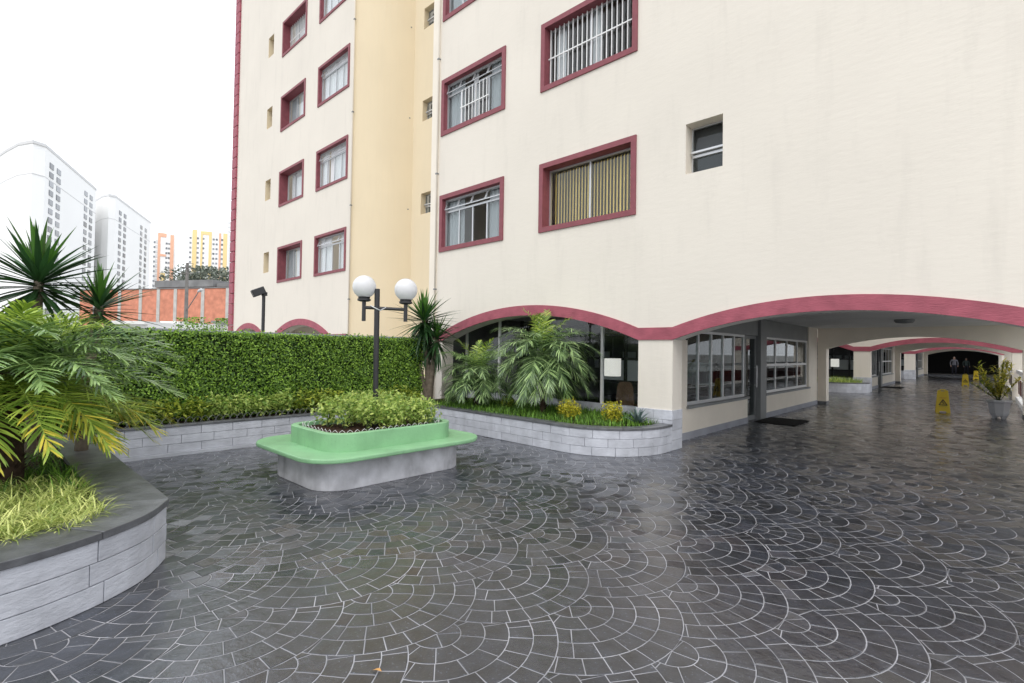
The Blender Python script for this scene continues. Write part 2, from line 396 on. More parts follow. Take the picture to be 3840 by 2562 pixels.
# ------------------------------------------------------------------ walls of painted blocks on a path
def path_len(p):
    s = [0]
    for a, b_ in zip(p, p[1:]): s.append(s[-1]+math.hypot(b_[0]-a[0], b_[1]-a[1]))
    return s
def path_at(p, s, q):
    for i in range(len(p)-1):
        if q <= s[i+1] or i == len(p)-2:
            t = (q-s[i])/max(1e-9, s[i+1]-s[i]); return (p[i][0]+(p[i+1][0]-p[i][0])*t, p[i][1]+(p[i+1][1]-p[i][1])*t)
def path_n(p, s, q):
    a = path_at(p, s, max(0, q-.02)); b_ = path_at(p, s, min(s[-1], q+.02)); d = Vector((b_[0]-a[0], b_[1]-a[1])).normalized()
    return Vector((-d.y, d.x))      # points to the left of travel = inside
def strip(p, s, q0, q1, d0, d1, z0, z1, mb):
    n = max(1, int((q1-q0)/.07)); fr, bk = [], []
    for k in range(n+1):
        q = q0+(q1-q0)*k/n; a = path_at(p, s, q); nn = path_n(p, s, q)
        fr.append((a[0]+nn.x*d0, a[1]+nn.y*d0)); bk.append((a[0]+nn.x*d1, a[1]+nn.y*d1))
    b0 = len(mb.v)
    for (x, y), (x2, y2) in zip(fr, bk): mb.v += [(x, y, z0), (x, y, z1), (x2, y2, z1), (x2, y2, z0)]
    for k in range(n):
        i = b0+4*k
        for e in range(4): mb.f.append((i+e, i+4+e, i+4+(e+1) % 4, i+(e+1) % 4)); mb.m.append(0)
    mb.f.append((b0, b0+1, b0+2, b0+3)); mb.f.append((b0+4*n+3, b0+4*n+2, b0+4*n+1, b0+4*n)); mb.m += [0, 0]
def block_wall(parent, p, z0, courses, h, blen, cop, copw=.30, coph=.045, thick=.16, seed=1, copo=.012):
    s = path_len(p); rr = random.Random(seed); L_ = s[-1]
    core = MB(); strip(p, s, 0, L_, .012, thick, z0-.02, z0+courses*h, core); core.build('mortar_core', M['mortar'], parent)
    for c in range(courses):
        q = -blen*(0 if c % 2 == 0 else .5)-rr.uniform(0, .06)
        while q < L_:
            q1 = q+blen*rr.uniform(.93, 1.07); a, e = max(0, q)+.003, min(L_, q1)-.003
            if e-a > .03:
                b = MB(); strip(p, s, a, e, rr.uniform(-.003, .003), thick-.02, z0+c*h+.0025, z0+(c+1)*h-.0025, b)
                b.build('block', M['grey_block'], parent, bevel=.003)
            q = q1
    if cop:
        q = 0
        while q < L_:
            q1 = min(L_, q+rr.uniform(.5, .75))
            if L_-q1 < .2: q1 = L_
            b = MB(); strip(p, s, q+.002, q1-.002, -copo, copw, z0+courses*h, z0+courses*h+coph+rr.uniform(-.002, .002), b)
            b.build('coping_slab', M['slate'], parent, bevel=.004); q = q1
def arc(cx, cy, r, a0, a1, n=14): return [(cx+r*math.cos(R_(a0+(a1-a0)*k/n)), cy+r*math.sin(R_(a0+(a1-a0)*k/n))) for k in range(n+1)]

# ------------------------------------------------------------------ apartment blocks
Yf = 7.4
X_P0, X_P1 = -4.13, -3.54            # pillar between the two arches
CEIL = 2.34
def arch_z(x, x0, x1, spring, rise):
    c = (x0+x1)/2; h = (x1-x0)/2; r = (h*h+rise*rise)/(2*rise); return spring-(r-rise)+math.sqrt(max(0, r*r-(x-c)**2))
def arcade(spans, xa, xb, spring=1.71):
    """list of (x, underside z): spans = [(x0,x1,rise)], flat at the spring between them is left to the pillars"""
    pts = []
    for x0, x1, rise in spans:
        for k in range(29): x = x0+(x1-x0)*k/28; pts.append((x, arch_z(x, x0, x1, spring, rise)))
    return [(xa, spring)] + pts + [(xb, spring)] if xa < spans[0][0]-.001 or xb > spans[-1][1]+.001 else pts
def sheet(mb, pts, ya, yb, top, m=0, under=None):
    """wall above an arcade line: front at ya, back at yb, flat top"""
    for (x0, z0), (x1, z1) in zip(pts, pts[1:]):
        if x1-x0 < 1e-4: continue
        mb.quad((x0, ya, z0), (x1, ya, z1), (x1, ya, top), (x0, ya, top), m); mb.quad((x0, yb, z0), (x0, yb, top), (x1, yb, top), (x1, yb, z1), m)
        mb.quad((x0, ya, z0), (x0, yb, z0), (x1, yb, z1), (x1, ya, z1), m if under is None else under)
def band(pts, th, ya, yb):
    b = MB(); t2 = [(x, z+th) for x, z in pts]; n = len(pts)
    for i in range(n-1):
        (x0, z0), (x1, z1) = pts[i], pts[i+1]
        if x1-x0 < 1e-4: continue
        a, c = z0+th, z1+th
        b.quad((x0, ya, z0), (x1, ya, z1), (x1, ya, c), (x0, ya, a)); b.quad((x0, ya, a), (x1, ya, c), (x1, yb, c), (x0, yb, a)); b.quad((x0, yb, z0), (x1, yb, z1), (x1, ya, z1), (x0, ya, z0))
    return b
def holed(mb, x0, x1, z0, z1, y, holes, flip=False):
    xs = sorted({x0, x1} | {h[0] for h in holes} | {h[1] for h in holes}); zs = sorted({z0, z1} | {h[2] for h in holes} | {h[3] for h in holes})
    for a, b_ in zip(xs, xs[1:]):
        for c, d in zip(zs, zs[1:]):
            if any(h[0]-1e-6 <= a and b_ <= h[1]+1e-6 and h[2]-1e-6 <= c and d <= h[3]+1e-6 for h in holes): continue
            mb.quad((a, y, c), (b_, y, c), (b_, y, d), (a, y, d))

def ring(mb, x0, x1, z0, z1, w, ya, yb):
    """rectangular ring in the XZ plane from ya (front) to yb"""
    mb.box(x0, x0+w, ya, yb, z0, z1); mb.box(x1-w, x1, ya, yb, z0, z1)
    mb.box(x0+w, x1-w, ya+.0004, yb, z0, z0+w); mb.box(x0+w, x1-w, ya+.0004, yb, z1-w, z1)

def window(parent, x0, x1, z0, z1, y, reveal=.12, border=.10, vents=0, cols=4, bars=None, curtain=None, open_cols=(), pink=True, tilt=22, blind=False, name='window', label=None):
    b = MB(); ring(b, x0, x1, z0, z1, border, y-.028, y+.012)
    b2 = border-.012
    ring(b, x0+b2, x1-b2, z0+b2, z1-b2, .014, y+.0125, y+reveal)
    w = b.build(name, M['pink_smooth'] if pink else M['cream_smooth'], parent)
    if label: w['label'] = label
    a0, a1, c0, c1 = x0+border, x1-border, z0+border, z1-border; fy = y+reveal-.06
    f = MB(); ring(f, a0+.003, a1-.003, c0+.003, c1-.003, .032, fy, fy+.045)
    top = c1-.035
    if vents:
        zt = c0+(c1-c0)*.74; f.box(a0+.034, a1-.034, fy+.003, fy+.043, zt-.022, zt+.022); top = zt-.022
    cw = (a1-a0-.07)/cols
    for k in range(1, cols):
        if k in open_cols and k-1 in open_cols: continue
        xk = a0+.035+cw*k; f.box(xk-.016, xk+.016, fy+.006, fy+.04, c0+.034, top)
    f.build('frame', M['alu'], w)
    for k in range(cols):
        if k in open_cols: continue
        boxpart('pane', M['glass'], w, a0+.037+cw*k+.012, a0+.033+cw*(k+1)-.012, fy+.018, fy+.022, c0+.036, top)
    if vents:
        vw = (a1-a0-.07)/vents; hh = c1-.035-(zt+.024)
        for k in range(vents):
            u0 = a0+.037+vw*k+.006; u1 = u0+vw-.012; an = R_(tilt); zz = c1-.037; dy = math.sin(an)*hh; dz = math.cos(an)*hh
            yb = fy+.02
            v = MB(); fr = .018
            for p_, q_ in (((u0, u0+fr), (0, 1)), ((u1-fr, u1), (0, 1)), ((u0+fr, u1-fr), (0, .09)), ((u0+fr, u1-fr), (.9, 1))):
                t0, t1 = q_
                A = [(p_[0], yb-dy*t0, zz-dz*t0), (p_[1], yb-dy*t0, zz-dz*t0), (p_[1], yb-dy*t1, zz-dz*t1), (p_[0], yb-dy*t1, zz-dz*t1)]
                v.add(A+[(x, q+.02, z) for x, q, z in A], [(0, 1, 2, 3), (7, 6, 5, 4), (0, 4, 5, 1), (1, 5, 6, 2), (2, 6, 7, 3), (3, 7, 4, 0)], 0)
            v.add([(u0+fr, yb-dy*.08+.01, zz-dz*.08), (u1-fr, yb-dy*.08+.01, zz-dz*.08), (u1-fr, yb-dy*.92+.01, zz-dz*.92), (u0+fr, yb-dy*.92+.01, zz-dz*.92)], [(0, 1, 2, 3)], 1)
            v.build('vent_pane', [M['alu'], M['glass']], w)
    if bars:
        u0, u1, n = bars; u0 = a0+(a1-a0)*u0; u1 = a0+(a1-a0)*u1; by = fy-.035; tz = top if vents else c1-.005
        bb = MB(); bb.box(-.008, .008, -.008, .008, 0, tz-c0-.01); bm_ = bb.mesh('bar', M['white_metal'])
        for k in range(n): put('bar', bm_, w, (u0+(u1-u0)*(k+.5)/n, by, c0+.005))
        zc = c0+(tz-c0)*.5; boxpart('bar', M['white_metal'], w, u0, u1, by-.011, by+.011, zc-.011, zc+.011)
    if curtain:
        for u0, u1, mname in curtain:
            q0 = a0+(a1-a0)*u0; q1 = a0+(a1-a0)*u1; cy = y+reveal+.025; n = max(4, int((q1-q0)/.035)); cb = MB()
            P = [(q0+(q1-q0)*k/n, cy+.022*math.sin(k*1.7)+rnd(-.006, .006)) for k in range(n+1)]
            for (xa, ya), (xb, yb2) in zip(P, P[1:]): cb.quad((xa, ya, c0-.02), (xb, yb2, c0-.02), (xb, yb2, c1+.02), (xa, ya, c1+.02))
            cb.build('curtain', M[mname], w, smooth=True)
    if blind:
        n = 26; sb = MB(); sb.box(-.036, .036, -.0015, .0015, c0+.05, c1-.05); sm = sb.mesh('blind_slat', M['blind'], (0, 0, c0+.05))
        for k in range(n): put('blind_slat', sm, w, (a0+.06+(a1-a0-.12)*(k+.5)/n, y+reveal+.03, c0+.05), (0, 0, R_(-38)+rnd(-.05, .05)))
    return w

def lobby_front(parent, y0, detail=True):
    """corridor side of a block: low wall, windows, door; X = wall plane"""
    X = -3.83; Y0 = y0
    def yb(a, b_): return Y0+a-7.4, Y0+b_-7.4
    w = MB()
    for a, b_, z0, z1 in ((7.72, 8.58, 0, CEIL), (8.58, 11.66, 0, .53), (12.86, 16.88, 0, .53), (16.88, 17.9, 0, CEIL)):
        q0, q1 = yb(a, b_); w.box(X-.18, X, q0, q1, z0, z1)
    w.build('lobby_wall', M['cream_smooth'], parent)
    w = MB()
    for a, b_ in ((7.74, 11.66), (12.86, 17.9)): q0, q1 = yb(a, b_); w.box(X+.001, X+.012, q0, q1, 0, .125)
    w.build('plinth', M['plinth'], parent)
    for a, b_ in ((8.56, 11.68), (12.84, 16.9)):
        q0, q1 = yb(a, b_); boxpart('sill', M['grey_metal'], parent, X-.19, X+.045, q0, q1, .533, .575)
    w = MB(); q0, q1 = yb(8.58, 12.44); w.box(X-.16, X-.03, q0, q1, 1.93, CEIL-.002); q0, q1 = yb(12.86, 16.88); w.box(X-.16, X-.03, q0, q1, 1.93, CEIL-.002)
    w.build('spandrel', M['grey_metal'], parent)
    q0, q1 = yb(12.44, 12.86); boxpart('door_post', M['grey_metal'], parent, X-.2, X+.03, q0, q1, 0, CEIL-.003)
    def lob_win(a, b_, cols, mid, name):
        q0, q1 = yb(a, b_); z0, z1 = .578, 1.928; f = MB(); xa, xb = X-.10, X-.05
        f.box(xa, xb, q0, q1, z0, z0+.06); f.box(xa, xb, q0, q1, z1-.05, z1)
        wd = (q1-q0)/cols; 
        for k in range(cols+1):
            yy = q0+wd*k; h = .03 if k in (0, cols) else .024; yy = min(max(yy, q0+h), q1-h); f.box(xa+.004, xb-.004, yy-h, yy+h, z0+.061, z1-.051)
        if mid:
            zm = z0+(z1-z0)*.5; f.box(xa+.008, xb+.006, q0+.06, q1-.06, zm-.03, zm+.03)
        wo_ = f.build(name, M['white_metal'] if mid else M['alu'], parent)
        for k in range(cols):
            if mid:
                for (c0, c1) in ((z0+.06, zm-.03), (zm+.03, z1-.05)): boxpart('pane', M['glass_dark'], wo_, X-.079, X-.075, q0+wd*k+.026, q0+wd*(k+1)-.026, c0, c1)
            else: boxpart('pane', M['glass_dark'], wo_, X-.079, X-.075, q0+wd*k+.026, q0+wd*(k+1)-.026, z0+.06, z1-.05)
    lob_win(8.58, 11.60, 5, False, 'window'); lob_win(12.86, 16.88, 4, True, 'window')
    # door
    q0, q1 = yb(11.68, 12.42); d = MB(); xa, xb = X-.12, X-.07
    d.box(xa, xb, q0, q0+.06, .02, 1.925); d.box(xa, xb, q1-.06, q1, .02, 1.925); d.box(xa+.001, xb-.001, q0+.06, q1-.06, .02, .12); d.box(xa+.001, xb-.001, q0+.06, q1-.06, 1.86, 1.924)
    dd = d.build('door', M['grey_metal'], parent); boxpart('pane', M['glass_dark'], dd, X-.098, X-.094, q0+.06, q1-.06, .12, 1.86)
    h = MB(); h.tube([(xb+.05, q1-.10, .75), (xb+.05, q1-.10, 1.25)], .012, 8); h.tube([(xb-.005, q1-.10, .8), (xb+.05, q1-.10, .8)], .008, 6); h.tube([(xb-.005, q1-.10, 1.2), (xb+.05, q1-.10, 1.2)], .008, 6); h.build('handle', M['alu'], dd)
    # dark room behind: floor, far wall with translucent panels, partition
    q0, q1 = yb(8.1, 17.9); r = MB()
    r.box(-9.6, X-.2, q1, q1+.1, 0, CEIL); r.box(-9.7, -9.6, q0, q1, 0, CEIL); r.build('room_wall', M['interior'], parent)
    boxpart('room_floor', M['interior'], parent, -9.6, X-.18, q0-.1, q1, -.03, .008)
    pt = y0+3.1; f = MB()
    for xk in (-9.5, -8.4, -7.3, -6.9, -6.2, -5.5, -4.8, -4.1): f.box(xk-.035, xk+.035, pt, pt+.05, .01, CEIL)
    for zk in (.02, .78, 1.32, 1.9): f.box(-9.5, -4.1, pt+.003, pt+.047, zk, zk+.06)
    f.build('partition_frame', M['black'], parent)
    q = MB(); q.box(-.30, .30, -.008, .008, 0, .47); qm = q.mesh('panel', M['interior_panel'])
    for xk in (-6.55, -5.85, -5.15, -4.45): put('panel', qm, parent, (xk, pt+.026, .845))
    pm = MB(); pm.box(-.45, .45, -.01, .01, 0, .55); pmm = pm.mesh('panel', M['interior_panel'])
    for k in range(5): put('panel', pmm, parent, (-9.0+1.06*k, q1-.02, .98))
    for k in range(5): put('panel', pmm, parent, (-9.57, q0+1.2+1.8*k, .98), (0, 0, R_(90)))

def block(y0, label, wing):
    spansM = [(-9.15, X_P0, .49), (X_P1, .66, .36)]
    root = thing('apartment_building', (-5, y0, 0), label, 'building')
    yb = y0+.33; TOP = 24.5; back = y0+10.9
    pts = arcade(spansM, -9.65, 1.25)
    w = MB(); sheet(w, pts, y0, yb, 2.6, 0, 1)
    holes = []
    fl = [2.72*k for k in range(5)]
    if wing:
        for dz in fl:
            for x0, x1, z0, z1 in ((-9.32, -7.24, 3.77, 5.09), (-6.28, -4.20, 3.77, 5.09)): holes.append((x0+.06, x1-.06, z0+.06+dz, z1-.06+dz))
            holes.append((-3.36, -2.80, 4.24+dz, 5.01+dz))
    holed(w, -9.65, 1.25, 2.6, TOP, y0, holes)
    # outer shell
    for a in ([(-9.65, y0), (-9.65, back)], [(1.25, back), (1.25, y0)]):
        w.quad((a[0][0], a[0][1], 2.6), (a[1][0], a[1][1], 2.6), (a[1][0], a[1][1], TOP), (a[0][0], a[0][1], TOP))
    w.quad((1.25, back, 2.6), (-9.65, back, 2.6), (-9.65, back, TOP), (1.25, back, TOP)); w.quad((-9.65, y0, TOP), (1.25, y0, TOP), (1.25, back, TOP), (-9.65, back, TOP))
    # pillars of the front, the left side wall
    for xa, xb in ((X_P0, X_P1), (-9.65, -9.15), (.66, 1.25)): w.box(xa, xb, y0+.001, yb-.001, 0, 1.72)
    w.box(-9.75, -9.65, y0+.01, back, 0, 2.6)
    w.build('wall', [M['cream'], M['soffit']], root)
    band(pts, .195, y0-.022, y0+.02).build('arch_band', M['pink'], root)
    # ceiling, second (inner) arch
    boxpart('ceiling', M['ceiling'], root, -9.64, 1.24, yb+.002, back-.002, CEIL, CEIL+.2)
    w = MB(); sheet(w, arcade([(-3.6, .66, .36)], -3.83, 1.25), back-.36, back, 2.6)
    w.box(-3.83, -3.6, back-.36, back, .1, 1.71); w.box(.66, 1.25, back-.36, back, .1, 1.71); w.build('inner_arch', M['cream_smooth'], root)
    boxpart('arch_foot', M['slate'], root, -3.84, -3.59, back-.37, back+.01, 0, .1); boxpart('arch_foot', M['slate'], root, .65, 1.26, back-.37, back+.01, 0, .1)
    b = MB(); b.lathe((-1.35, y0+6.9), [(.02, CEIL-.09), (.16, CEIL-.075), (.19, CEIL-.03), (.19, CEIL-.001)], 20); b.build('ceiling_lamp', M['grey_metal'], root, smooth=True)
    # grey foot of the pillar, stone coursed on its garden side
    for c in range(4):
        h0 = c*.155; 
        for q, (xa, xb) in enumerate(((X_P0-.02, X_P0+.29), (X_P0+.294, X_P1+.012)) if c % 2 else ((X_P0-.02, X_P0+.44), (X_P0+.444, X_P1+.012))):
            boxpart('block', M['grey_block'], root, xa, xb, y0-.02, yb+.01, h0+.002, h0+.153, bevel=.004)
    # glazed garden side of the lobby under the left arch
    gy = y0+.72; boxpart('garden_kerb', M['grey_block'], root, -9.15, X_P0, gy-.08, gy+.06, 0, .54)
    for xk in (-9.1, -8.0, -6.85, -5.28, -4.16): boxpart('mullion', M['white_metal'], root, xk-.024, xk+.024, gy-.03, gy+.02, .54, CEIL)
    for xa, xb in ((-9.07, -8.03), (-7.97, -6.88), (-6.82, -5.31), (-5.25, -4.19)): boxpart('pane', M['glass'], root, xa, xb, gy-.008, gy-.004, .542, CEIL-.01)
    w = MB(); w.box(-4.10, -4.01, gy+.07, gy+.5, 0, CEIL); w.build('side_panel', M['interior'], root)
    lobby_front(root, y0)
    return root

ROOT = block(Yf, 'cream apartment block with pink arches nearest the camera, planted bed in front', True)

def ws(k): return 2.72*k
# windows of the near facade
window(ROOT, -9.32, -7.24, 3.77, 5.09, Yf, .14, vents=4, cols=4, open_cols=(2,), curtain=[(0, .3, 'curtain_grey'), (.74, 1, 'curtain_grey')])
window(ROOT, -9.32, -7.24, 3.77+ws(1), 5.09+ws(1), Yf, .14, vents=4, cols=4, bars=(.27, .76, 8), curtain=[(0, .28, 'curtain_grey'), (.74, 1, 'curtain_grey'), (.44, .52, 'curtain')])
window(ROOT, -6.28, -4.20, 3.77, 5.09, Yf, .24, border=.095, cols=2, blind=True, label='window with yellow vertical blinds')
window(ROOT, -6.28, -4.20, 3.77+ws(1), 5.09+ws(1), Yf, .20, border=.095, cols=2, bars=(0, 1, 18), curtain=[(.06, .17, 'curtain'), (.50, .60, 'curtain')], label='window behind a full white grille')
for k in (2, 3, 4):
    window(ROOT, -9.32, -7.24, 3.77+ws(k), 5.09+ws(k), Yf, .14, vents=4, cols=4, curtain=[(0, 1, 'curtain_grey')])
    window(ROOT, -6.28, -4.20, 3.77+ws(k), 5.09+ws(k), Yf, .20, border=.095, cols=2, curtain=[(.2, .9, 'curtain')])
def small_window(parent, x0, x1, z0, z1, y, depth, mname):
    b = MB()
    b.quad((x0, y, z0), (x0, y+depth, z0), (x0, y+depth, z1), (x0, y, z1)); b.quad((x1, y, z0), (x1, y, z1), (x1, y+depth, z1), (x1, y+depth, z0))
    b.quad((x0, y, z1), (x0, y+depth, z1), (x1, y+depth, z1), (x1, y, z1)); b.quad((x0, y, z0), (x1, y, z0), (x1, y+depth, z0), (x0, y+depth, z0))
    w = b.build('bathroom_window', M[mname], parent)
    f = MB(); ring(f, x0+.002, x1-.002, z0+.002, z1-.002, .025, y+depth-.03, y+depth); zm = z0+(z1-z0)*.40
    f.box(x0+.027, x1-.027, y+depth-.06, y+depth-.01, zm-.02, zm+.02); f.box(x0+.027, x1-.027, y+depth-.11, y+depth-.06, zm+.035, zm+.065)
    f.build('frame', M['alu'], w)
    boxpart('pane', M['glass_dark'], w, x0+.027, x1-.027, y+depth-.022, y+depth-.018, z0+.027, zm-.02)
    p = MB(); p.quad((x0+.027, y+depth-.09, zm+.05), (x1-.027, y+depth-.09, zm+.05), (x1-.027, y+depth-.02, z1-.027), (x0+.027, y+depth-.02, z1-.027)); p.build('pane', M['glass_dark'], w)
    boxpart('backing', M['interior'], w, x0-.02, x1+.02, y+depth+.12, y+depth+.14, z0-.02, z1+.02)
for k in range(5): small_window(ROOT, -3.36, -2.80, 4.24+ws(k), 5.01+ws(k), Yf, .24, 'cream_smooth')

# left wing of the same building, its slanted corner and the narrow court between
WX0, WX1 = -22.9, -13.45
w = MB(); holes = []
for k in range(5):
    holes += [(-15.66+.06, -13.67-.06, 3.77+.06+ws(k), 5.06-.06+ws(k)), (-18.53+.06, -16.58-.06, 3.80+.06+ws(k), 5.07-.06+ws(k)), (-19.83, -19.34, 4.27+ws(k), 5.03+ws(k))]
wpts = arcade([(-23.0+.1, -19.6, .52), (-18.8, -14.55, .54)], WX0, WX1)
sheet(w, wpts, Yf, Yf+.33, 2.6); holed(w, WX0, WX1, 2.6, 24.5, Yf, holes)
w.box(-19.6, -18.8, Yf+.001, Yf+.32, 0, 1.72); w.box(-14.55, WX1, Yf+.001, Yf+.32, 0, 1.72)
w.quad((WX0, Yf, 0), (WX0, Yf+11, 0), (WX0, Yf+11, 24.5), (WX0, Yf, 24.5)); w.quad((WX0, Yf, 24.5), (WX1, Yf, 24.5), (WX1, Yf+11, 24.5), (WX0, Yf+11, 24.5))
w.build('wing_wall', M['cream'], ROOT)
band(wpts, .21, Yf-.022, Yf+.02).build('arch_band', M['pink'], ROOT)
boxpart('porch_wall', M['cream_smooth'], ROOT, WX0, WX1, Yf+2.6, Yf+2.7, 0, 2.6); boxpart('porch_ceiling', M['ceiling'], ROOT, WX0+.01, WX1, Yf+.34, Yf+2.6, 2.4, 2.55)
# slanted wall from the wing corner to the back of the court, with its small windows
w = MB(); n = 10; CX, CY = -12.42, 8.8
P = []
for k in range(n+1):
    t = k/n; P.append((WX1+(CX-WX1)*t + .10*math.sin(math.pi*t), Yf+(CY-Yf)*t - .06*math.sin(math.pi*t)))
for (xa, ya), (xb, yb) in zip(P, P[1:]): w.quad((xa, ya, 0), (xb, yb, 0), (xb, yb, 24.5), (xa, ya, 24.5))
holes = [(-11.98, -11.52, 5.41+ws(k), 6.02+ws(k)) for k in range(5)]
holed(w, CX, -9.65, 0, 24.5, CY, holes); w.build('court_wall', M['cream_shaded'], ROOT)
for k in range(5): small_window(ROOT, -11.98, -11.52, 5.41+ws(k), 6.02+ws(k), CY, .2, 'cream_shaded')
for k in range(5):
    window(ROOT, -15.66, -13.67, 3.77+ws(k), 5.06+ws(k), Yf, .14, border=.08, vents=4, cols=4, open_cols=(2,) if k == 0 else ((1,) if k == 1 else ()),
           curtain=[(0, .42, 'curtain'), (.72, 1, 'curtain')] if k == 0 else ([(0, .25, 'curtain'), (.3, 1, 'curtain')] if k == 1 else [(0, 1, 'curtain')]))
    window(ROOT, -18.53, -16.58, 3.80+ws(k), 5.07+ws(k), Yf, .32, border=.08, cols=3, bars=(0, 1, 14) if k == 3 else None,
           curtain=[(.0, .35, 'curtain_grey'), (.4, 1, 'curtain')] if k in (0, 2) else [(.1, 1, 'curtain')])
    small_window(ROOT, -19.83, -19.34, 4.27+ws(k), 5.03+ws(k), Yf, .3, 'cream_shaded')
# pink quoins at the far corner
qb = MB(); qb.box(-.42, .03, -.07, .30, .016, .424); qm = qb.mesh('quoin', M['pink'])
for k in range(54): put('quoin', qm, ROOT, (WX0, Yf, .2+.44*k))
# rain pipes and conduits
for (x, y, r, mm) in ((WX1+.06, Yf-.03, .018, 'cream_smooth'), (-9.42, Yf-.035, .02, 'cream_smooth'), (CX-.06, CY-.10, .014, 'grey_metal')):
    b = MB(); b.tube([(x, y, .3), (x, y, 24)], r, 8); b.build('pipe', M[mm], ROOT, smooth=True)
    cb = MB(); cb.box(-r*1.6, r*1.6, -r*1.4, r*1.6, 0, .03); cm = cb.mesh('pipe_clip', M['grey_metal'])
    for k in range(6): put('pipe_clip', cm, ROOT, (x, y, 2.9+2.72*k))
pb = MB(); pb.box(-9.67, -9.40, Yf-.015, Yf+.05, 2.3, 24.45); pb.build('corner_strip', M['cream_smooth'], ROOT)

B2 = block(25.6, 'second cream block with a pink arch, seen through the passage', False)
B3 = block(43.6, 'farthest cream block down the passage, in front of the dark hall', False)
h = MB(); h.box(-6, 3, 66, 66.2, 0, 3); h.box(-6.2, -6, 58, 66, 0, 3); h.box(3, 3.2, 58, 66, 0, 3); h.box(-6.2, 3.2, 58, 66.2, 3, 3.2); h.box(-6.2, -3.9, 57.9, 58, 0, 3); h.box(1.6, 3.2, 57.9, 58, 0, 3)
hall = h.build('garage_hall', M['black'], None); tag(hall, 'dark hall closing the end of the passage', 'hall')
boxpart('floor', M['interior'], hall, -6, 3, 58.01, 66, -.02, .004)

# railing along the open right side of the passage
def railing(ya, yb, label):
    root = thing('railing', (.8, ya, 0), label, 'railing', 'red panel railings along the passage')
    boxpart('kerb', M['white_wall'], root, .74, .90, ya, yb, 0, .14); n = max(1, round((yb-ya)/1.55)); st = (yb-ya)/n
    boxpart('top_rail', M['white_metal'], root, .76, .88, ya, yb, .98, 1.10)
    pm = MB(); pm.box(-.025, .025, -.03, .03, 0, .84); pmm = pm.mesh('post', M['white_metal'])
    rm = MB(); rm.box(-.012, .012, .04, st-.04, 0, .50); rmm = rm.mesh('panel', M['rail_red'])
    for k in range(n):
        put('post', pmm, root, (.82, ya+st*k, .14)); put('panel', rmm, root, (.82, ya+st*k, .26))
railing(-3, 7.3, 'red panelled railing right of the camera'); railing(7.8, 17.8, 'red panelled railing beside the lobby windows')
railing(18.35, 25.5, 'red panelled railing behind the potted croton'); railing(26, 36, 'red panelled railing in the second block'); railing(36.6, 43.5, 'red panelled railing beyond the second block')

# ------------------------------------------------------------------ planters
def leaf_mesh_cloud(mb, pts, size, asp=.5, jit=.25, up=None, m=0):
    for p in pts:
        d = Vector((random.gauss(0, 1), random.gauss(0, 1), random.gauss(0, 1)))
        if up is not None: d = d*.55+Vector(up)
        d.normalize(); a = d.cross(Vector((random.gauss(0, 1), random.gauss(0, 1), random.gauss(0, 1)))).normalized(); c = d.cross(a)
        l = size*rnd(1-jit, 1+jit); w_ = l*asp; p = Vector(p)
        mb.add([p-a*l*.5, p+c*w_*.5+d*w_*.12, p+a*l*.5, p-c*w_*.5+d*w_*.12], [(0, 1, 2), (0, 2, 3)], m)
def blade(mb, p, az, length, width, e0, bend, segs=3, m=0, twist=0):
    p = Vector(p); o = Vector((math.cos(az), math.sin(az), 0)); s_ = Vector((-math.sin(az+twist), math.cos(az+twist), 0)); b0 = len(mb.v)
    for k in range(segs+1):
        t = k/segs; e = e0-bend*t; w_ = width*(1-t**2)*.5 if k else width*.35
        if k == segs: mb.v.append(tuple(p))
        else: mb.v += [tuple(p+s_*w_), tuple(p-s_*w_)]
        p = p+(o*math.cos(e)+Vector((0, 0, 1))*math.sin(e))*(length/segs)
    for k in range(segs-1): mb.f.append((b0+2*k, b0+2*k+1, b0+2*k+3, b0+2*k+2)); mb.m.append(m)
    k = segs-1; mb.f.append((b0+2*k, b0+2*k+1, b0+2*k+2)); mb.m.append(m)

# left planter, curved front
lp = thing('planter_wall', (-3.6, .3, 0), 'curved grey block planter with slate coping at lower left', 'planter')
def catmull(P, n=6):
    o = []
    for i in range(len(P)-1):
        p0, p1, p2, p3 = P[max(0, i-1)], P[i], P[i+1], P[min(len(P)-1, i+2)]
        for k in range(n):
            t = k/n; o.append(tuple(.5*(2*p1[c]+(p2[c]-p0[c])*t+(2*p0[c]-5*p1[c]+4*p2[c]-p3[c])*t*t+(3*p1[c]-p0[c]-3*p2[c]+p3[c])*t**3) for c in (0, 1)))
    return o+[P[-1]]
pth = [(-3.50, -3.0), (-3.50, -1.2)] + catmull([(-3.50, -.6), (-3.515, -.2), (-3.56, .13), (-3.64, .36), (-3.76, .58), (-3.95, .80), (-4.22, .962)], 5)
block_wall(lp, pth, 0, 3, .125, .46, True, copw=.36, thick=.2, seed=4)
block_wall(lp, [(-4.225, .965), (-8.05, .965)], 0, 3, .125, .46, True, copw=.34, thick=.2, seed=5, coph=.042)
b = MB(); b.prism([(-8.0, .9), (-4.3, .9), (-3.9, .45), (-3.75, -.2), (-3.75, -3), (-8.0, -3)], .05, .37); b.build('soil', M['soil'], lp)
# hedge-side low wall
hp = thing('planter_wall', (-8.1, 3.5, 0), 'straight low grey block wall along the foot of the hedge', 'planter')
block_wall(hp, [(-8.08, 6.3), (-8.08, .97)][::-1], .045, 3, .115, .42, True, copw=.12, coph=.03, seed=8)
boxpart('kerb', M['grey_block'], hp, -8.2, -8.045, .97, 6.2, 0, .045)
b = MB(); b.box(-8.75, -8.2, -3, 6.6, .05, .40); b.build('soil', M['soil'], hp)

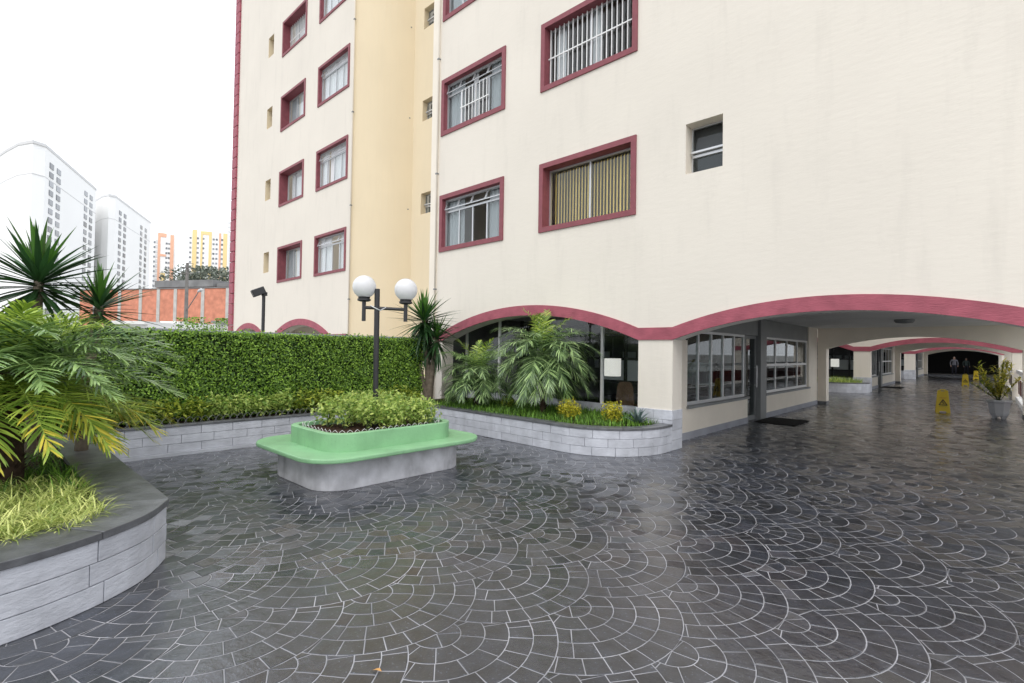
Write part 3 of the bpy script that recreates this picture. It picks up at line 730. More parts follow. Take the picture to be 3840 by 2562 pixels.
def garden(y0, first):
    dy = y0-7.4
    rp = thing('planter_wall', (-5, 6.2+dy, 0), 'long grey block planter in front of the left arch, rounded at the pillar' if first else 'rounded grey block planter in the second courtyard', 'planter')
    p = [(-8.1, 6.2+dy), (-4.62, 6.07+dy)] + arc(-4.62, 7.17+dy, 1.10, -90, -5, 18)[1:] + [(-3.53, 7.38+dy)]
    block_wall(rp, p, 0, 3, .125, .36, True, copw=.20, coph=.035, seed=11)
    b = MB(); b.prism([(-9.1, 6.3+dy), (-4.62, 6.2+dy), (-3.95, 6.5+dy), (-3.7, 7.1+dy), (-3.75, 7.38+dy), (-4.14, 7.38+dy), (-4.14, 8.02+dy), (-9.1, 8.02+dy)], .05, .385); b.build('soil', M['soil'], rp)
    g = MB(); rr = random.Random(5)
    for _ in range(9000 if first else 2600):
        x = rr.uniform(-8.4, -3.75); y = rr.uniform(6.22, 7.95)
        if x > -4.62 and math.hypot(x+4.62, min(0, y-7.17)) > .92 and y < 7.17: continue
        if y > 7.36 and x > -4.2: continue
        if not first and x < -5.6: continue
        blade(g, (x, y+dy, .375), rr.uniform(0, 6.28), rr.uniform(.07, .17)*(1 if first else 1.9), rr.uniform(.008, .014)*(1 if first else 2), rr.uniform(.7, 1.5), rr.uniform(.3, 1.5), 2)
    go = g.build('ground_cover', M['leaf_grass'] if first else M['leaf_lime'], None); tag(go, 'short green ground cover filling the bed by the left arch' if first else 'bright green ground cover in the second courtyard planter', 'ground cover', kind='stuff')
garden(7.4, True); garden(25.6, False)

# wall behind the hedge and the hedge on its face
hw = thing('boundary_wall', (-8.9, 2, 0), 'boundary wall with a thin grey coping behind the clipped hedge', 'wall')
boxpart('wall', M['plinth'], hw, -9.0, -8.72, -4, 6.45, 0, 1.70)
for k in range(8): boxpart('coping_slab', M['plinth'], hw, -9.03, -8.62, -4+1.306*k, -4+1.306*(k+1)-.006, 1.70, 1.745)
hd = thing('hedge', (-8.6, 3, .4), 'clipped green leaf-covered hedge face below the floodlight', 'hedge')
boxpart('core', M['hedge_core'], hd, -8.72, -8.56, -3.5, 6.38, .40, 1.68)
h = MB(); pts = []
for _ in range(44000):
    y = rnd(-.6, 6.42) if random.random() < .93 else rnd(-3.5, -.6); z = rnd(.42, 1.70)
    bulge = .018*math.sin(y*5.1+z*3)+.015*math.sin(y*11+z*9)
    pts.append((-8.52+bulge+rnd(-.045, .03), y, z))
for _ in range(2600): pts.append((rnd(-8.68, -8.5), rnd(-.6, 6.42), 1.69+rnd(-.02, .025)))
for _ in range(900):
    y = rnd(-.6, 6.42); pts.append((rnd(-8.6, -8.46)+.03*math.sin(y*3), y, 1.70+abs(random.gauss(0, .03))))
for _ in range(500): pts.append((-8.47+abs(random.gauss(0, .035)), rnd(-.6, 6.42), rnd(.5, 1.68)))
leaf_mesh_cloud(h, pts, .037, .6, .35, (1.0, -.1, .35))
fo = h.build('foliage', M['leaf_hedge'], hd); fo['kind'] = 'stuff'

def shrub(name, pos, r, h, n, size, mname, label, cat, group=None, asp=.45, flat=.8, stems=5, up=(0, 0, .8)):
    root = thing(name, pos, label, cat, group); x, y, z = pos; b = MB(); pts = []
    while len(pts) < n:
        p = Vector((random.gauss(0, 1), random.gauss(0, 1), random.gauss(0, 1))).normalized()*(random.random()**.35)
        lump = 1+.18*math.sin(p.x*7+x*9)+.15*math.sin(p.y*8+y*7)
        q = (x+p.x*r*lump, y+p.y*r*lump, z+h*.55+p.z*h*.5*lump)
        if q[2] > z+.02: pts.append(q)
    leaf_mesh_cloud(b, pts, size, asp, .35, up); f = b.build('foliage', M[mname], root); f['kind'] = 'stuff'
    s = MB()
    for _ in range(stems):
        a = rnd(0, 6.28); k = rnd(.2, .6); s.tube([(x+rnd(-.02, .02), y+rnd(-.02, .02), z-.02), (x+math.cos(a)*r*k*.5, y+math.sin(a)*r*k*.5, z+h*.35), (x+math.cos(a)*r*k, y+math.sin(a)*r*k, z+h*.75)], [.008, .006, .003], 5)
    s.build('stem', M['stem'], root); return root
for k in range(17):
    yy = .95+.315*k
    shrub('croton_shrub', (-8.36+rnd(-.04, .04), yy, .40), rnd(.17, .23), rnd(.30, .42), 420, .066, 'leaf_croton' if random.random() < .5 else 'leaf_lime', 'low green and yellow shrub in the row along the hedge foot', 'shrub', 'shrubs along the foot of the hedge')

def hoops(ya, yb, x, z, label):
    b = MB(); y = ya
    while y < yb:
        b.tube([(x, y+.14*t, z+.10*math.sin(math.pi*t)) for t in (0, .12, .3, .5, .7, .88, 1)], .0028, 4, cap=False); y += .095
    return tag(b.build('wire_edging', M['grey_metal'], None), label, 'edging')
hoops(1.0, 6.1, -8.19, .405, 'low wire hoop edging in front of the hedge shrubs')

# ------------------------------------------------------------------ green bench planter with lamp
pb = thing('planter_bench', (-5.6, 3.44, 0), 'green bench planter with seat ledge on a worn grey base', 'planter bench')
b = MB(); b.prism(rrect(-6.30, -4.93, 2.47, 4.42, .32), 0, .345); b.build('base', M['concrete_base'], pb, bevel=.008)
b = MB(); b.prism(rrect(-6.52, -4.69, 2.27, 4.62, .42, 12), .342, .392); b.build('seat', M['green_paint'], pb, bevel=.014)
o = rrect(-6.20, -4.96, 2.58, 4.30, .30, 12); i_ = rrect(-6.12, -5.04, 2.66, 4.22, .23, 12); b = MB(); n = len(o); z0, z1 = .39, .585
for k in range(n):
    j = (k+1) % n
    b.quad((*o[k], z0), (*o[j], z0), (*o[j], z1), (*o[k], z1)); b.quad((*i_[j], z0), (*i_[k], z0), (*i_[k], z1), (*i_[j], z1)); b.quad((*o[k], z1), (*o[j], z1), (*i_[j], z1), (*i_[k], z1))
b.build('planter_box', M['green_paint'], pb, bevel=.007)
bm = bmesh.new(); g = []
NX, NY = 26, 40
for iy in range(NY+1):
    for ix in range(NX+1):
        x = -6.11+1.06*ix/NX; y = 2.67+1.54*iy/NY; g.append(bm.verts.new((x, y, .525+rnd(-.012, .012)+.012*math.sin(x*9)*math.sin(y*7))))
for iy in range(NY):
    for ix in range(NX): q = iy*(NX+1)+ix; bm.faces.new((g[q], g[q+1], g[q+NX+2], g[q+NX+1]))
me = bpy.data.meshes.new('soil'); bm.to_mesh(me); bm.free(); me.materials.append(M['soil']); link(bpy.data.objects.new('soil', me), pb, (0, 0, 0))
for (x, y) in [(-5.98, 3.05), (-5.72, 3.12), (-5.92, 3.38), (-5.62, 3.40), (-5.88, 3.68), (-5.44, 3.30), (-5.40, 3.62), (-5.62, 3.75), (-5.84, 3.95), (-5.52, 3.98), (-5.30, 3.90), (-5.26, 3.48), (-5.98, 3.85), (-5.36, 4.06)]:
    c = max(0, 1-.6*math.hypot((x+5.72)/.5, (y-3.45)/.9))
    shrub('leafy_shrub', (x+rnd(-.04, .04), y+rnd(-.04, .04), .53), rnd(.15, .2), .22+.24*c, 480, .055, 'leaf_lime', 'light green leafy shrub crowded in the green bench planter', 'shrub', 'shrubs in the bench planter', asp=.42)
b = MB()
for pts in (rrect(-6.09, -5.07, 2.69, 4.19, .2, 5),):
    s = path_len(pts+[pts[0]]); q = 0; pp = pts+[pts[0]]
    while q < s[-1]-.12:
        a = path_at(pp, s, q); c = path_at(pp, s, q+.12); b.tube([(a[0]+(c[0]-a[0])*t, a[1]+(c[1]-a[1])*t, .52+.085*math.sin(math.pi*t)) for t in (0, .12, .3, .5, .7, .88, 1)], .0025, 4, cap=False); q += .085
tag(b.build('wire_edging', M['white_metal'], None), 'low wire hoop edging inside the green planter box', 'edging')

lx, ly = -5.65, 3.5
lamp = thing('lamp_post', (lx, ly, .5), 'black garden lamp post with two white globes', 'lamp post')
hx = Vector((cR.x, cR.y, 0)).normalized()
b = MB(); b.tube([(lx+.012, ly, .5), (lx, ly, 2.26)], .034, 16); b.build('pole', M['dark_metal'], lamp, smooth=False)
Lc = Vector((lx, ly, 2.015)); gl = Lc-hx*.165; gr = Lc+hx*.365
b = MB(); b.tube([gl+Vector((0, 0, .008)), gr-Vector((0, 0, .012))], .021, 10); b.build('cross_arm', M['dark_metal'], lamp)
b = MB(); b.tube([Lc-hx*.05+Vector((.0, -.036, .03)), Lc+Vector((.02, -.04, .0)), Lc+hx*.07+Vector((0, -.03, -.03)), Lc+hx*.13+Vector((0, -.015, .01))], .008, 6); b.build('clamp', M['alu'], lamp)
for c, r in ((gl, .146), (gr, .143)):
    zc = 2.285 if c is gl else 2.255
    b = MB(); b.tube([(c.x, c.y, 1.85), (c.x, c.y, zc-r-.03)], .0245, 12); br = b.build('bracket', M['dark_metal'], lamp)
    b = MB(); b.lathe((c.x, c.y), [(.055, zc-r-.04), (.083, zc-r-.03), (.083, zc-r-.008), (.07, zc-r-.006), (.075, zc-r+.016), (.06, zc-r+.02)], 20); b.build('collar', M['dark_metal'], br)
    b = MB(); b.lathe((c.x, c.y), [(r*math.sin(math.pi*k/24)+1e-4, zc-r*math.cos(math.pi*k/24)) for k in range(25)], 32); b.build('globe', M['globe'], lamp, smooth=True)

# floodlight on the boundary wall
fl = thing('floodlight', (-8.85, 3.32, 1.745), 'black floodlight on a short post on top of the boundary wall', 'floodlight')
b = MB(); b.tube([(-8.85, 3.32, 1.745), (-8.85, 3.32, 2.40)], .028, 8); b.build('post', M['dark_metal'], fl)
b = MB(); b.box(-.075, .075, -.15, .05, -.06, .06); o_ = b.build('lamp_head', M['dark_metal'], fl, (0, 0, 0), bevel=.01); WP[o_.name] = Vector((-8.85, 3.28, 2.44)); o_.location = Vector((-8.85, 3.28, 2.44))-WP[fl.name]; o_.rotation_euler = (R_(25), 0, R_(-12))
b = MB(); b.box(-8.90, -8.80, 3.30, 3.36, 2.36, 2.42); b.build('bracket', M['dark_metal'], fl)

# ------------------------------------------------------------------ palms
def frond_mesh(L_, e0, bend, n, ll, rr, mname, tipm=None, droop=.5, width=.013):
    b = MB(); pts = []; p = Vector((0, 0, 0)); N = 14; tg = []
    for k in range(N+1):
        t = k/N; e = e0-bend*t**1.25; d = Vector((math.cos(e), 0, math.sin(e))); pts.append(p.copy()); tg.append(d); p = p+d*(L_/N)
    b.tube(pts, [.009*(1-.8*k/N) for k in range(N+1)], 5)
    for k in range(n):
        t = .12+.88*(k+.5)/n; i = min(N-1, int(t*N)); fr = t*N-i; base = pts[i].lerp(pts[min(N, i+1)], fr); T = tg[i]; upv = Vector((-T.z, 0, T.x))
        if upv.z < 0: upv = -upv
        length = ll*(.35+.65*math.sin(math.pi*min(1, (t*.93+.07))**.85))*rr.uniform(.88, 1.08)
        for s_ in (-1, 1):
            a = R_(24+44*t**1.5)+rr.uniform(-.2, .2); side = Vector((0, s_, 0))
            d = (side*math.cos(a)+T*math.sin(a)+upv*rr.uniform(.02, .62)).normalized()
            wv = d.cross(upv); wv = (wv.normalized() if wv.length > .01 else T)*width*.5
            g1 = Vector((0, 0, -droop*length*.16)); g2 = Vector((0, 0, -droop*length*.55))
            m1 = base+d*length*.45+g1; m2 = base+d*length*.78+g1*2.2; tp = base+d*length*.98+g2
            mm = 1 if (tipm and t > .55 and rr.random() < (t-.5)*1.1) else 0
            b.add([base+wv*.6, base-wv*.6, m1+wv, m1-wv, m2+wv*.75, m2-wv*.75, tp], [(0, 1, 3, 2), (2, 3, 5, 4), (4, 5, 6)], mm)
    return b.mesh('frond', [M[mname], M[tipm]] if tipm else M[mname])
def palm(pos, hgt, L_, counts, label, seed, trunk_r=.08, stubs=0, ll=.22, tipm=None, lean=(0, 0), n=46, width=.013, droop=.8):
    rr = random.Random(seed); x, y, z = pos; root = thing('palm', pos, label, 'palm')
    top = Vector((x+lean[0], y+lean[1], z+hgt)); b = MB(); N = 9
    b.tube([(x+lean[0]*t, y+lean[1]*t, z-.03+(hgt+.03)*t) for t in [k/N for k in range(N+1)]], [trunk_r*(1.12-.2*t+.06*rr.uniform(-1, 1)) for t in [k/N for k in range(N+1)]], 12)
    for _ in range(stubs):
        a = rr.uniform(0, 6.28); t = rr.uniform(.05, 1); c = Vector((x+lean[0]*t+math.cos(a)*trunk_r*.9, y+lean[1]*t+math.sin(a)*trunk_r*.9, z+hgt*t)); o = Vector((math.cos(a), math.sin(a), 0)); s_ = Vector((-o.y, o.x, 0))*.016
        b.add([c-s_, c+s_, c+o*.05+Vector((0, 0, .055))+s_*.5, c+o*.05+Vector((0, 0, .055))-s_*.5, c+Vector((0, 0, .03))], [(0, 1, 2, 3), (0, 3, 4), (1, 4, 2)])
    b.build('trunk', M['trunk'], root)
    for e0, bend, cnt, mname, ls in counts:
        meshes = [frond_mesh(L_*ls*rr.uniform(.92, 1.06), R_(e0+rr.uniform(-5, 5)), R_(bend+rr.uniform(-8, 8)), n, ll*rr.uniform(.9, 1.1), rr, mname, tipm if mname == 'leaf_palm_lime' and e0 < 0 else None, width=width, droop=droop) for _ in range(3)]
        a0 = rr.uniform(0, 6.28)
        for k in range(cnt): put('frond', meshes[k % 3], root, top+Vector((0, 0, rr.uniform(-.03, .03))), (rr.uniform(-.12, .12), 0, a0+6.283*k/cnt+rr.uniform(-.18, .18)))
    return root
palm((-5.75, .18, .37), .90, 1.22, [(78, 60, 5, 'leaf_palm_lime', .58), (56, 70, 10, 'leaf_palm_lime', .76), (38, 62, 12, 'leaf_palm_mid', .95), (24, 55, 13, 'leaf_palm_mid', 1.06), (10, 50, 13, 'leaf_palm_mid', 1.08), (-6, 42, 12, 'leaf_palm_lime', 1.06), (-22, 32, 11, 'leaf_palm_lime', .95)],
     'large arching date palm with yellowing lower fronds at left', 21, .12, 130, .29, 'leaf_palm_yellow', n=48, width=.015, droop=.5)
palm((-5.75, 6.95, .385), 1.08, 1.08, [(75, 45, 4, 'leaf_palm_lime', .8), (55, 80, 9, 'leaf_palm', 1.0), (35, 95, 12, 'leaf_palm', 1.0), (10, 85, 12, 'leaf_palm', 1.0), (-12, 62, 9, 'leaf_palm', 1.0), (-35, 40, 9, 'leaf_palm_mid', 1.0), (-55, 20, 6, 'leaf_palm_mid', .8)],
     'larger feathery palm in front of the left pink arch', 5, .045, 25, .31, None, n=33, width=.0145)
palm((-7.35, 6.85, .385), .66, .90, [(78, 40, 3, 'leaf_palm_lime', .85), (55, 75, 9, 'leaf_palm_mid', 1.0), (30, 90, 11, 'leaf_palm', 1.0), (5, 75, 10, 'leaf_palm', .95), (-15, 50, 7, 'leaf_palm', .9), (-35, 30, 5, 'leaf_palm', .7)],
     'smaller palm left of the larger one under the arch', 9, .055, 25, .29, None, n=31, width=.0145)

# ------------------------------------------------------------------ yuccas
def yleaf(L_, w, bend, mname):
    b = MB(); N = 5; p = Vector((0, 0, 0)); 
    for k in range(N+1):
        t = k/N; e = -bend*t*t; ww = w*(.55+.9*t if t < .4 else .91*(1-(t-.4)/.6)**.8)*.5
        if k == N: b.v.append(tuple(p))
        else: b.v += [(p.x, ww, p.z+ww*.35), (p.x, 0, p.z), (p.x, -ww, p.z+ww*.35)]
        p = p+Vector((math.cos(e), 0, math.sin(e)))*(L_/N)
    for k in range(N-1):
        i = 3*k; b.f += [(i, i+1, i+4, i+3), (i+1, i+2, i+5, i+4)]; b.m += [0, 0]
    i = 3*(N-1); b.f += [(i, i+1, i+3), (i+1, i+2, i+3)]; b.m += [0, 0]
    return b.mesh('leaf', M[mname])
YD = [yleaf(L_, w, bn, 'leaf_yucca') for L_, w, bn in ((.60, .052, .12), (.54, .048, .35), (.64, .050, .2))]; YL = [yleaf(L_, w, bn, 'leaf_yucca_light') for L_, w, bn in ((.46, .05, .05), (.40, .046, .1))]
def yucca(pos, heads, label, seed, tr=.05):
    rr = random.Random(seed); root = thing('yucca', pos, label, 'yucca'); b = MB(); base = Vector(pos)
    for (hp_, sc, cnt, lo) in heads:
        hp_ = Vector(hp_); md = base.lerp(hp_, .5)+Vector((rr.uniform(-.03, .03), rr.uniform(-.03, .03), 0)); b.tube([base-Vector((0, 0, .03)), md, hp_], [tr*1.15, tr, tr*.8], 10)
    b.build('trunk', M['trunk_pale'], root)
    for (hp_, sc, cnt, lo) in heads:
        hp_ = Vector(hp_)
        for k in range(cnt):
            t = k/(cnt-1); el = R_(88-(88-lo)*t**.9)+rr.gauss(0, .12); az = k*2.39996+rr.uniform(-.4, .4)
            me = (YL[k % 2] if t < .28 else YD[k % 3])
            o = put('leaf', me, root, hp_+Vector((0, 0, .06*(1-t)-.10*t)), (0, -el, az)); s_ = sc*rr.uniform(.72, 1.12); o.scale = (s_, s_, s_)
yucca((-6.95, .40, .37), [((-7.0, .44, 2.13), 1.25, 120, -38)], 'tall dark spiky yucca head at the far left, behind the date palm', 3)
yucca((-6.75, .78, .37), [((-6.8, .90, 1.90), .98, 95, -38)], 'shorter spiky yucca right of the tall one, before the brick warehouse', 4)
yucca((-8.45, 6.5, .385), [((-8.55, 6.42, 2.10), 1.35, 160, -84), ((-8.66, 6.30, 1.45), .85, 60, -35), ((-8.32, 6.58, 1.72), 1.15, 100, -85), ((-8.55, 6.50, 1.75), 1.1, 60, -88)], 'tall trunked yucca at the hedge end, behind the lamp post', 6, .06)

# liriope in the left planter
g = MB(); rr = random.Random(12)
for _ in range(380):
    while True:
        x = rr.uniform(-5.3, -3.80); y = rr.uniform(-1.6, .60)
        if math.hypot(x+5.05, y+.05) < 1.20 or y < 0: break
    base = rr.uniform(0, 6.28)
    for k in range(26):
        blade(g, (x+rr.gauss(0, .018), y+rr.gauss(0, .018), .365), base+k*2.4+rr.uniform(-.3, .3), rr.uniform(.13, .25), rr.uniform(.007, .012), rr.uniform(.75, 1.45), rr.uniform(1.2, 2.3), 4)
tag(g.build('ground_cover', M['leaf_liriope'], None), 'variegated yellow-green grass tufts in the curved planter', 'ground cover', kind='stuff')
g = MB()
for _ in range(120):
    x = rr.uniform(-7.6, -4.7); y = rr.uniform(-.6, .6)
    for k in range(20): blade(g, (x+rr.gauss(0, .02), y+rr.gauss(0, .02), .365), rr.uniform(0, 6.28), rr.uniform(.12, .24), rr.uniform(.008, .014), rr.uniform(.7, 1.4), rr.uniform(.8, 2), 3)
tag(g.build('ground_cover', M['leaf_grass'], None), 'darker green grass tufts under the date palm', 'ground cover', kind='stuff')

# bed by the arch
shrub('golden_shrub', (-4.92, 6.62, .385), .19, .34, 900, .045, 'leaf_gold', 'round yellow-green shrub in the bed nearer the palms', 'shrub', None, asp=.4)
shrub('golden_shrub', (-4.28, 6.88, .385), .17, .33, 900, .045, 'leaf_gold', 'round golden shrub in the bed nearer the pillar', 'shrub', None, asp=.4)
shrub('dark_shrub', (-7.9, 6.75, .385), .24, .30, 320, .08, 'leaf_dark', 'dark low shrub at the foot of the trunked yucca', 'shrub')
shrub('dark_shrub', (-6.75, 7.1, .385), .15, .24, 200, .08, 'leaf_croton', 'small yellow-green shrub between the two arch palms', 'shrub')
ag = thing('agave', (-3.92, 7.02, .385), 'grey striped agave rosette at the foot of the pillar', 'agave')
al = yleaf(.30, .06, .5, 'leaf_agave')
for k in range(20): put('leaf', al, ag, (-3.92, 7.02, .40), (0, -R_(75-60*k/20), k*2.4))

# ------------------------------------------------------------------ lobby things
dl = thing('drum_lamp', (-5.45, 8.7, 0), 'white drum lampshade inside the glazed lobby, left of the pillar', 'lamp')
b = MB(); b.lathe((-5.45, 8.75), [(.165, 1.03), (.165, 1.38)], 28); b.build('shade', M['lampshade'], dl, smooth=False)
b = MB(); b.tube([(-5.45, 8.75, 1.38), (-5.45, 8.75, CEIL)], .006, 6); b.build('cord', M['dark_metal'], dl)
ch = thing('chair', (-5.15, 8.75, 0), 'dark wooden chair with rounded back inside the lobby', 'chair')
cx, cy = -5.15, 8.75
boxpart('seat', M['wood'], ch, cx-.22, cx+.22, cy-.02, cy+.42, .42, .47, bevel=.01)
for sx in (-.2, .2):
    for sy in (.0, .38): b = MB(); b.tube([(cx+sx, cy+sy, .008), (cx+sx*.95, cy+sy, .42)], [.016, .022], 8); b.build('leg', M['wood'], ch)
b = MB(); n = 16
for k in range(n): 
    u0, u1 = -1+2*k/n, -1+2*(k+1)/n; h0, h1 = .47+.48*math.sqrt(max(0, 1-u0**6))*.95, .47+.48*math.sqrt(max(0, 1-u1**6))*.95; xa, xb = cx+.2*u0, cx+.2*u1
    for ya in (cy-.03, cy): b.quad((xa, ya, .47), (xb, ya, .47), (xb, ya, h1), (xa, ya, h0))
    b.quad((xa, cy-.03, h0), (xb, cy-.03, h1), (xb, cy, h1), (xa, cy, h0))
b.build('backrest', M['wood'], ch)
d2 = thing('drum_lamp', (-5.2, 26.9, 0), 'white drum lampshade in the second block, seen through the passage', 'lamp')
b = MB(); b.lathe((-5.05, 26.9), [(.165, 1.0), (.165, 1.36)], 20); b.build('shade', M['lampshade'], d2); b = MB(); b.tube([(-5.05, 26.9, 1.36), (-5.05, 26.9, CEIL)], .006, 6); b.build('cord', M['dark_metal'], d2)
dm = boxpart('doormat', M['mat_black'], None, -3.78, -2.95, 11.9, 13.1, .003, .016, bevel=.004); tag(dm, 'black doormat on the paving before the lobby door', 'doormat')
dm = boxpart('doormat', M['mat_black'], None, -3.78, -2.95, 30.1, 31.3, .003, .016); tag(dm, 'black doormat in the second block of the passage', 'doormat')
cc = thing('security_camera', (-3.74, 8.4, 1.76), 'small white security camera on the wall by the pillar', 'camera')
b = MB(); b.box(-3.83, -3.78, 8.37, 8.43, 1.75, 1.81); b.build('mount', M['white_metal'], cc); b = MB(); b.tube([(-3.79, 8.4, 1.775), (-3.72, 8.30, 1.75)], .026, 10); b.build('body', M['white_metal'], cc)
b = MB(); b.tube([(-3.722, 8.303, 1.7505), (-3.717, 8.296, 1.7485)], .022, 10); b.build('lens', M['black'], cc)

# ------------------------------------------------------------------ wet floor signs
def text_mesh(txt, size, mname):
    cu = bpy.data.curves.new('lettering', 'FONT'); cu.body = txt; cu.size = size; cu.align_x = 'CENTER'; cu.extrude = .0006; cu.resolution_u = 2
    ob = bpy.data.objects.new('tmp', cu); col.objects.link(ob); dg = bpy.context.evaluated_depsgraph_get(); me = bpy.data.meshes.new_from_object(ob.evaluated_get(dg)); bpy.data.objects.remove(ob); me.materials.clear(); me.materials.append(M[mname]); return me
def wet_sign(x, y, rz, label, full=True):
    root = thing('wet_floor_sign', (x, y, 0), label, 'floor sign', 'yellow wet floor signs'); H_ = .62; an = math.atan2(.13, H_)
    def place(me, name, lx_, ly_, lz, rx=0):
        o = bpy.data.objects.new(name, me); col.objects.link(o); o.parent = root; o.location = (lx_, ly_, lz); o.rotation_euler = (rx, 0, 0); WP[o.name] = WP[root.name]; return o
    def board():
        out = [(-.15, 0), (-.085, 0), (-.07, .05), (.07, .05), (.085, 0), (.15, 0), (.115, H_-.04), (.10, H_), (.045, H_), (.04, H_-.03), (-.04, H_-.03), (-.045, H_), (-.10, H_), (-.115, H_-.04)]
        n = len(out); b = MB(); b.add([(px_, -.008, pz) for px_, pz in out]+[(px_, .008, pz) for px_, pz in out], [tuple(range(n)), tuple(range(n, 2*n))[::-1]]+[(i, i+n, (i+1) % n+n, (i+1) % n) for i in range(n)]); return b
    bm_ = board().mesh('board', M['sign_yellow'])
    f = place(bm_, 'board', 0, -.13, 0, -an); g_ = place(bm_, 'board', 0, .13, 0, an)
    if full:
        t = MB()
        for (ax, az), (bx_, bz), w_ in (((-.082, .215), (.082, .215), .011), ((.082, .215), (0, .36), .011), ((0, .36), (-.082, .215), .011)):
            d = Vector((bx_-ax, 0, bz-az)).normalized(); nn = Vector((-d.z, 0, d.x))*w_; A = Vector((ax, -.0095, az)); B_ = Vector((bx_, -.0095, bz)); t.quad(A-nn-d*.006, B_-nn+d*.006, B_+nn+d*.006, A+nn-d*.006)
        # slipping figure
        for pts in ([(-.015, .325), (.0, .325), (.0, .308), (-.015, .308)], [(-.02, .30), (.005, .30), (.02, .262), (.0, .255)], [(.005, .262), (.045, .245), (.045, .237), (-.005, .25)], [(-.0, .258), (.012, .258), (-.012, .232), (-.024, .232)], [(-.05, .285), (-.018, .298), (-.018, .29), (-.05, .277)]):
            t.quad(*[(q[0], -.0095, q[1]) for q in pts])
        o = bpy.data.objects.new('emblem', t.mesh('emblem', M['sign_black'])); col.objects.link(o); o.parent = f
        for txt, sz, zz, mm in (('CUIDADO', .034, .40, 'sign_red'), ('PISO MOLHADO', .024, .165, 'sign_black')):
            o = bpy.data.objects.new('lettering', text_mesh(txt, sz, mm)); col.objects.link(o); o.parent = f; o.location = (0, -.0095, zz); o.rotation_euler = (R_(90), 0, 0)
    o = MB(); o.box(-.06, .06, -.03, .03, H_-.012, H_+.02); place(o.mesh('hinge', M['sign_yellow']), 'hinge', 0, 0, -.006)
    root.rotation_euler = (0, 0, rz)
wet_sign(-.88, 18.1, R_(8), 'nearest yellow wet floor sign, standing before the potted croton')
wet_sign(-.84, 36.2, R_(5), 'middle yellow wet floor sign farther down the passage'); wet_sign(-.55, 47.5, 0, 'farthest small yellow wet floor sign behind the potted plant')

# ------------------------------------------------------------------ potted croton
pc = thing('potted_plant', (.22, 17.5, 0), 'croton in a ribbed white octagonal pot by the railing', 'potted plant')
b = MB(); b.lathe((.22, 17.5), [(.14, .06), (.165, .075), (.18, .12), (.19, .14), (.225, .40), (.255, .42), (.26, .46), (.225, .465), (.205, .43)], 8, rot=R_(22)); b.build('pot', M['pot'], pc)
fm = MB(); fm.lathe((0, 0), [(.03, 0), (.04, .02), (.04, .062)], 8); fmm = fm.mesh('foot', M['pot'])
for k in range(4): put('foot', fmm, pc, (.22+.12*math.cos(k*1.571+.6), 17.5+.12*math.sin(k*1.571+.6), 0))
b = MB(); b.lathe((.22, 17.5), [(.205, .415), (.2, .43)], 12); b.build('soil', M['soil'], pc)
b = MB(); s = MB(); rr = random.Random(2)
for k in range(24):
    a = rr.uniform(0, 6.28); ln = rr.uniform(.4, 1.05); sp = rr.uniform(.15, .56); P = [Vector((.22, 17.5, .42)), Vector((.22+math.cos(a)*sp*.45, 17.5+math.sin(a)*sp*.45, .42+ln*.5)), Vector((.22+math.cos(a)*sp, 17.5+math.sin(a)*sp, .42+ln))]
    s.tube(P, [.008, .006, .003], 5); yel = 1 if rr.random() < .5 else 0
    for q in range(60):
        t = rr.uniform(.25, 1); c = P[0].lerp(P[1], t*2) if t < .5 else P[1].lerp(P[2], t*2-1); blade(b, c, rr.uniform(0, 6.28), rr.uniform(.10, .19), rr.uniform(.025, .04), rr.uniform(-.1, 1.0), rr.uniform(.3, 1.4), 3, yel if rr.random() < .8 else 1-yel)
f = b.build('foliage', [M['leaf_croton'], M['leaf_croton_yellow']], pc); f['kind'] = 'stuff'; s.build('stem', M['stem'], pc)

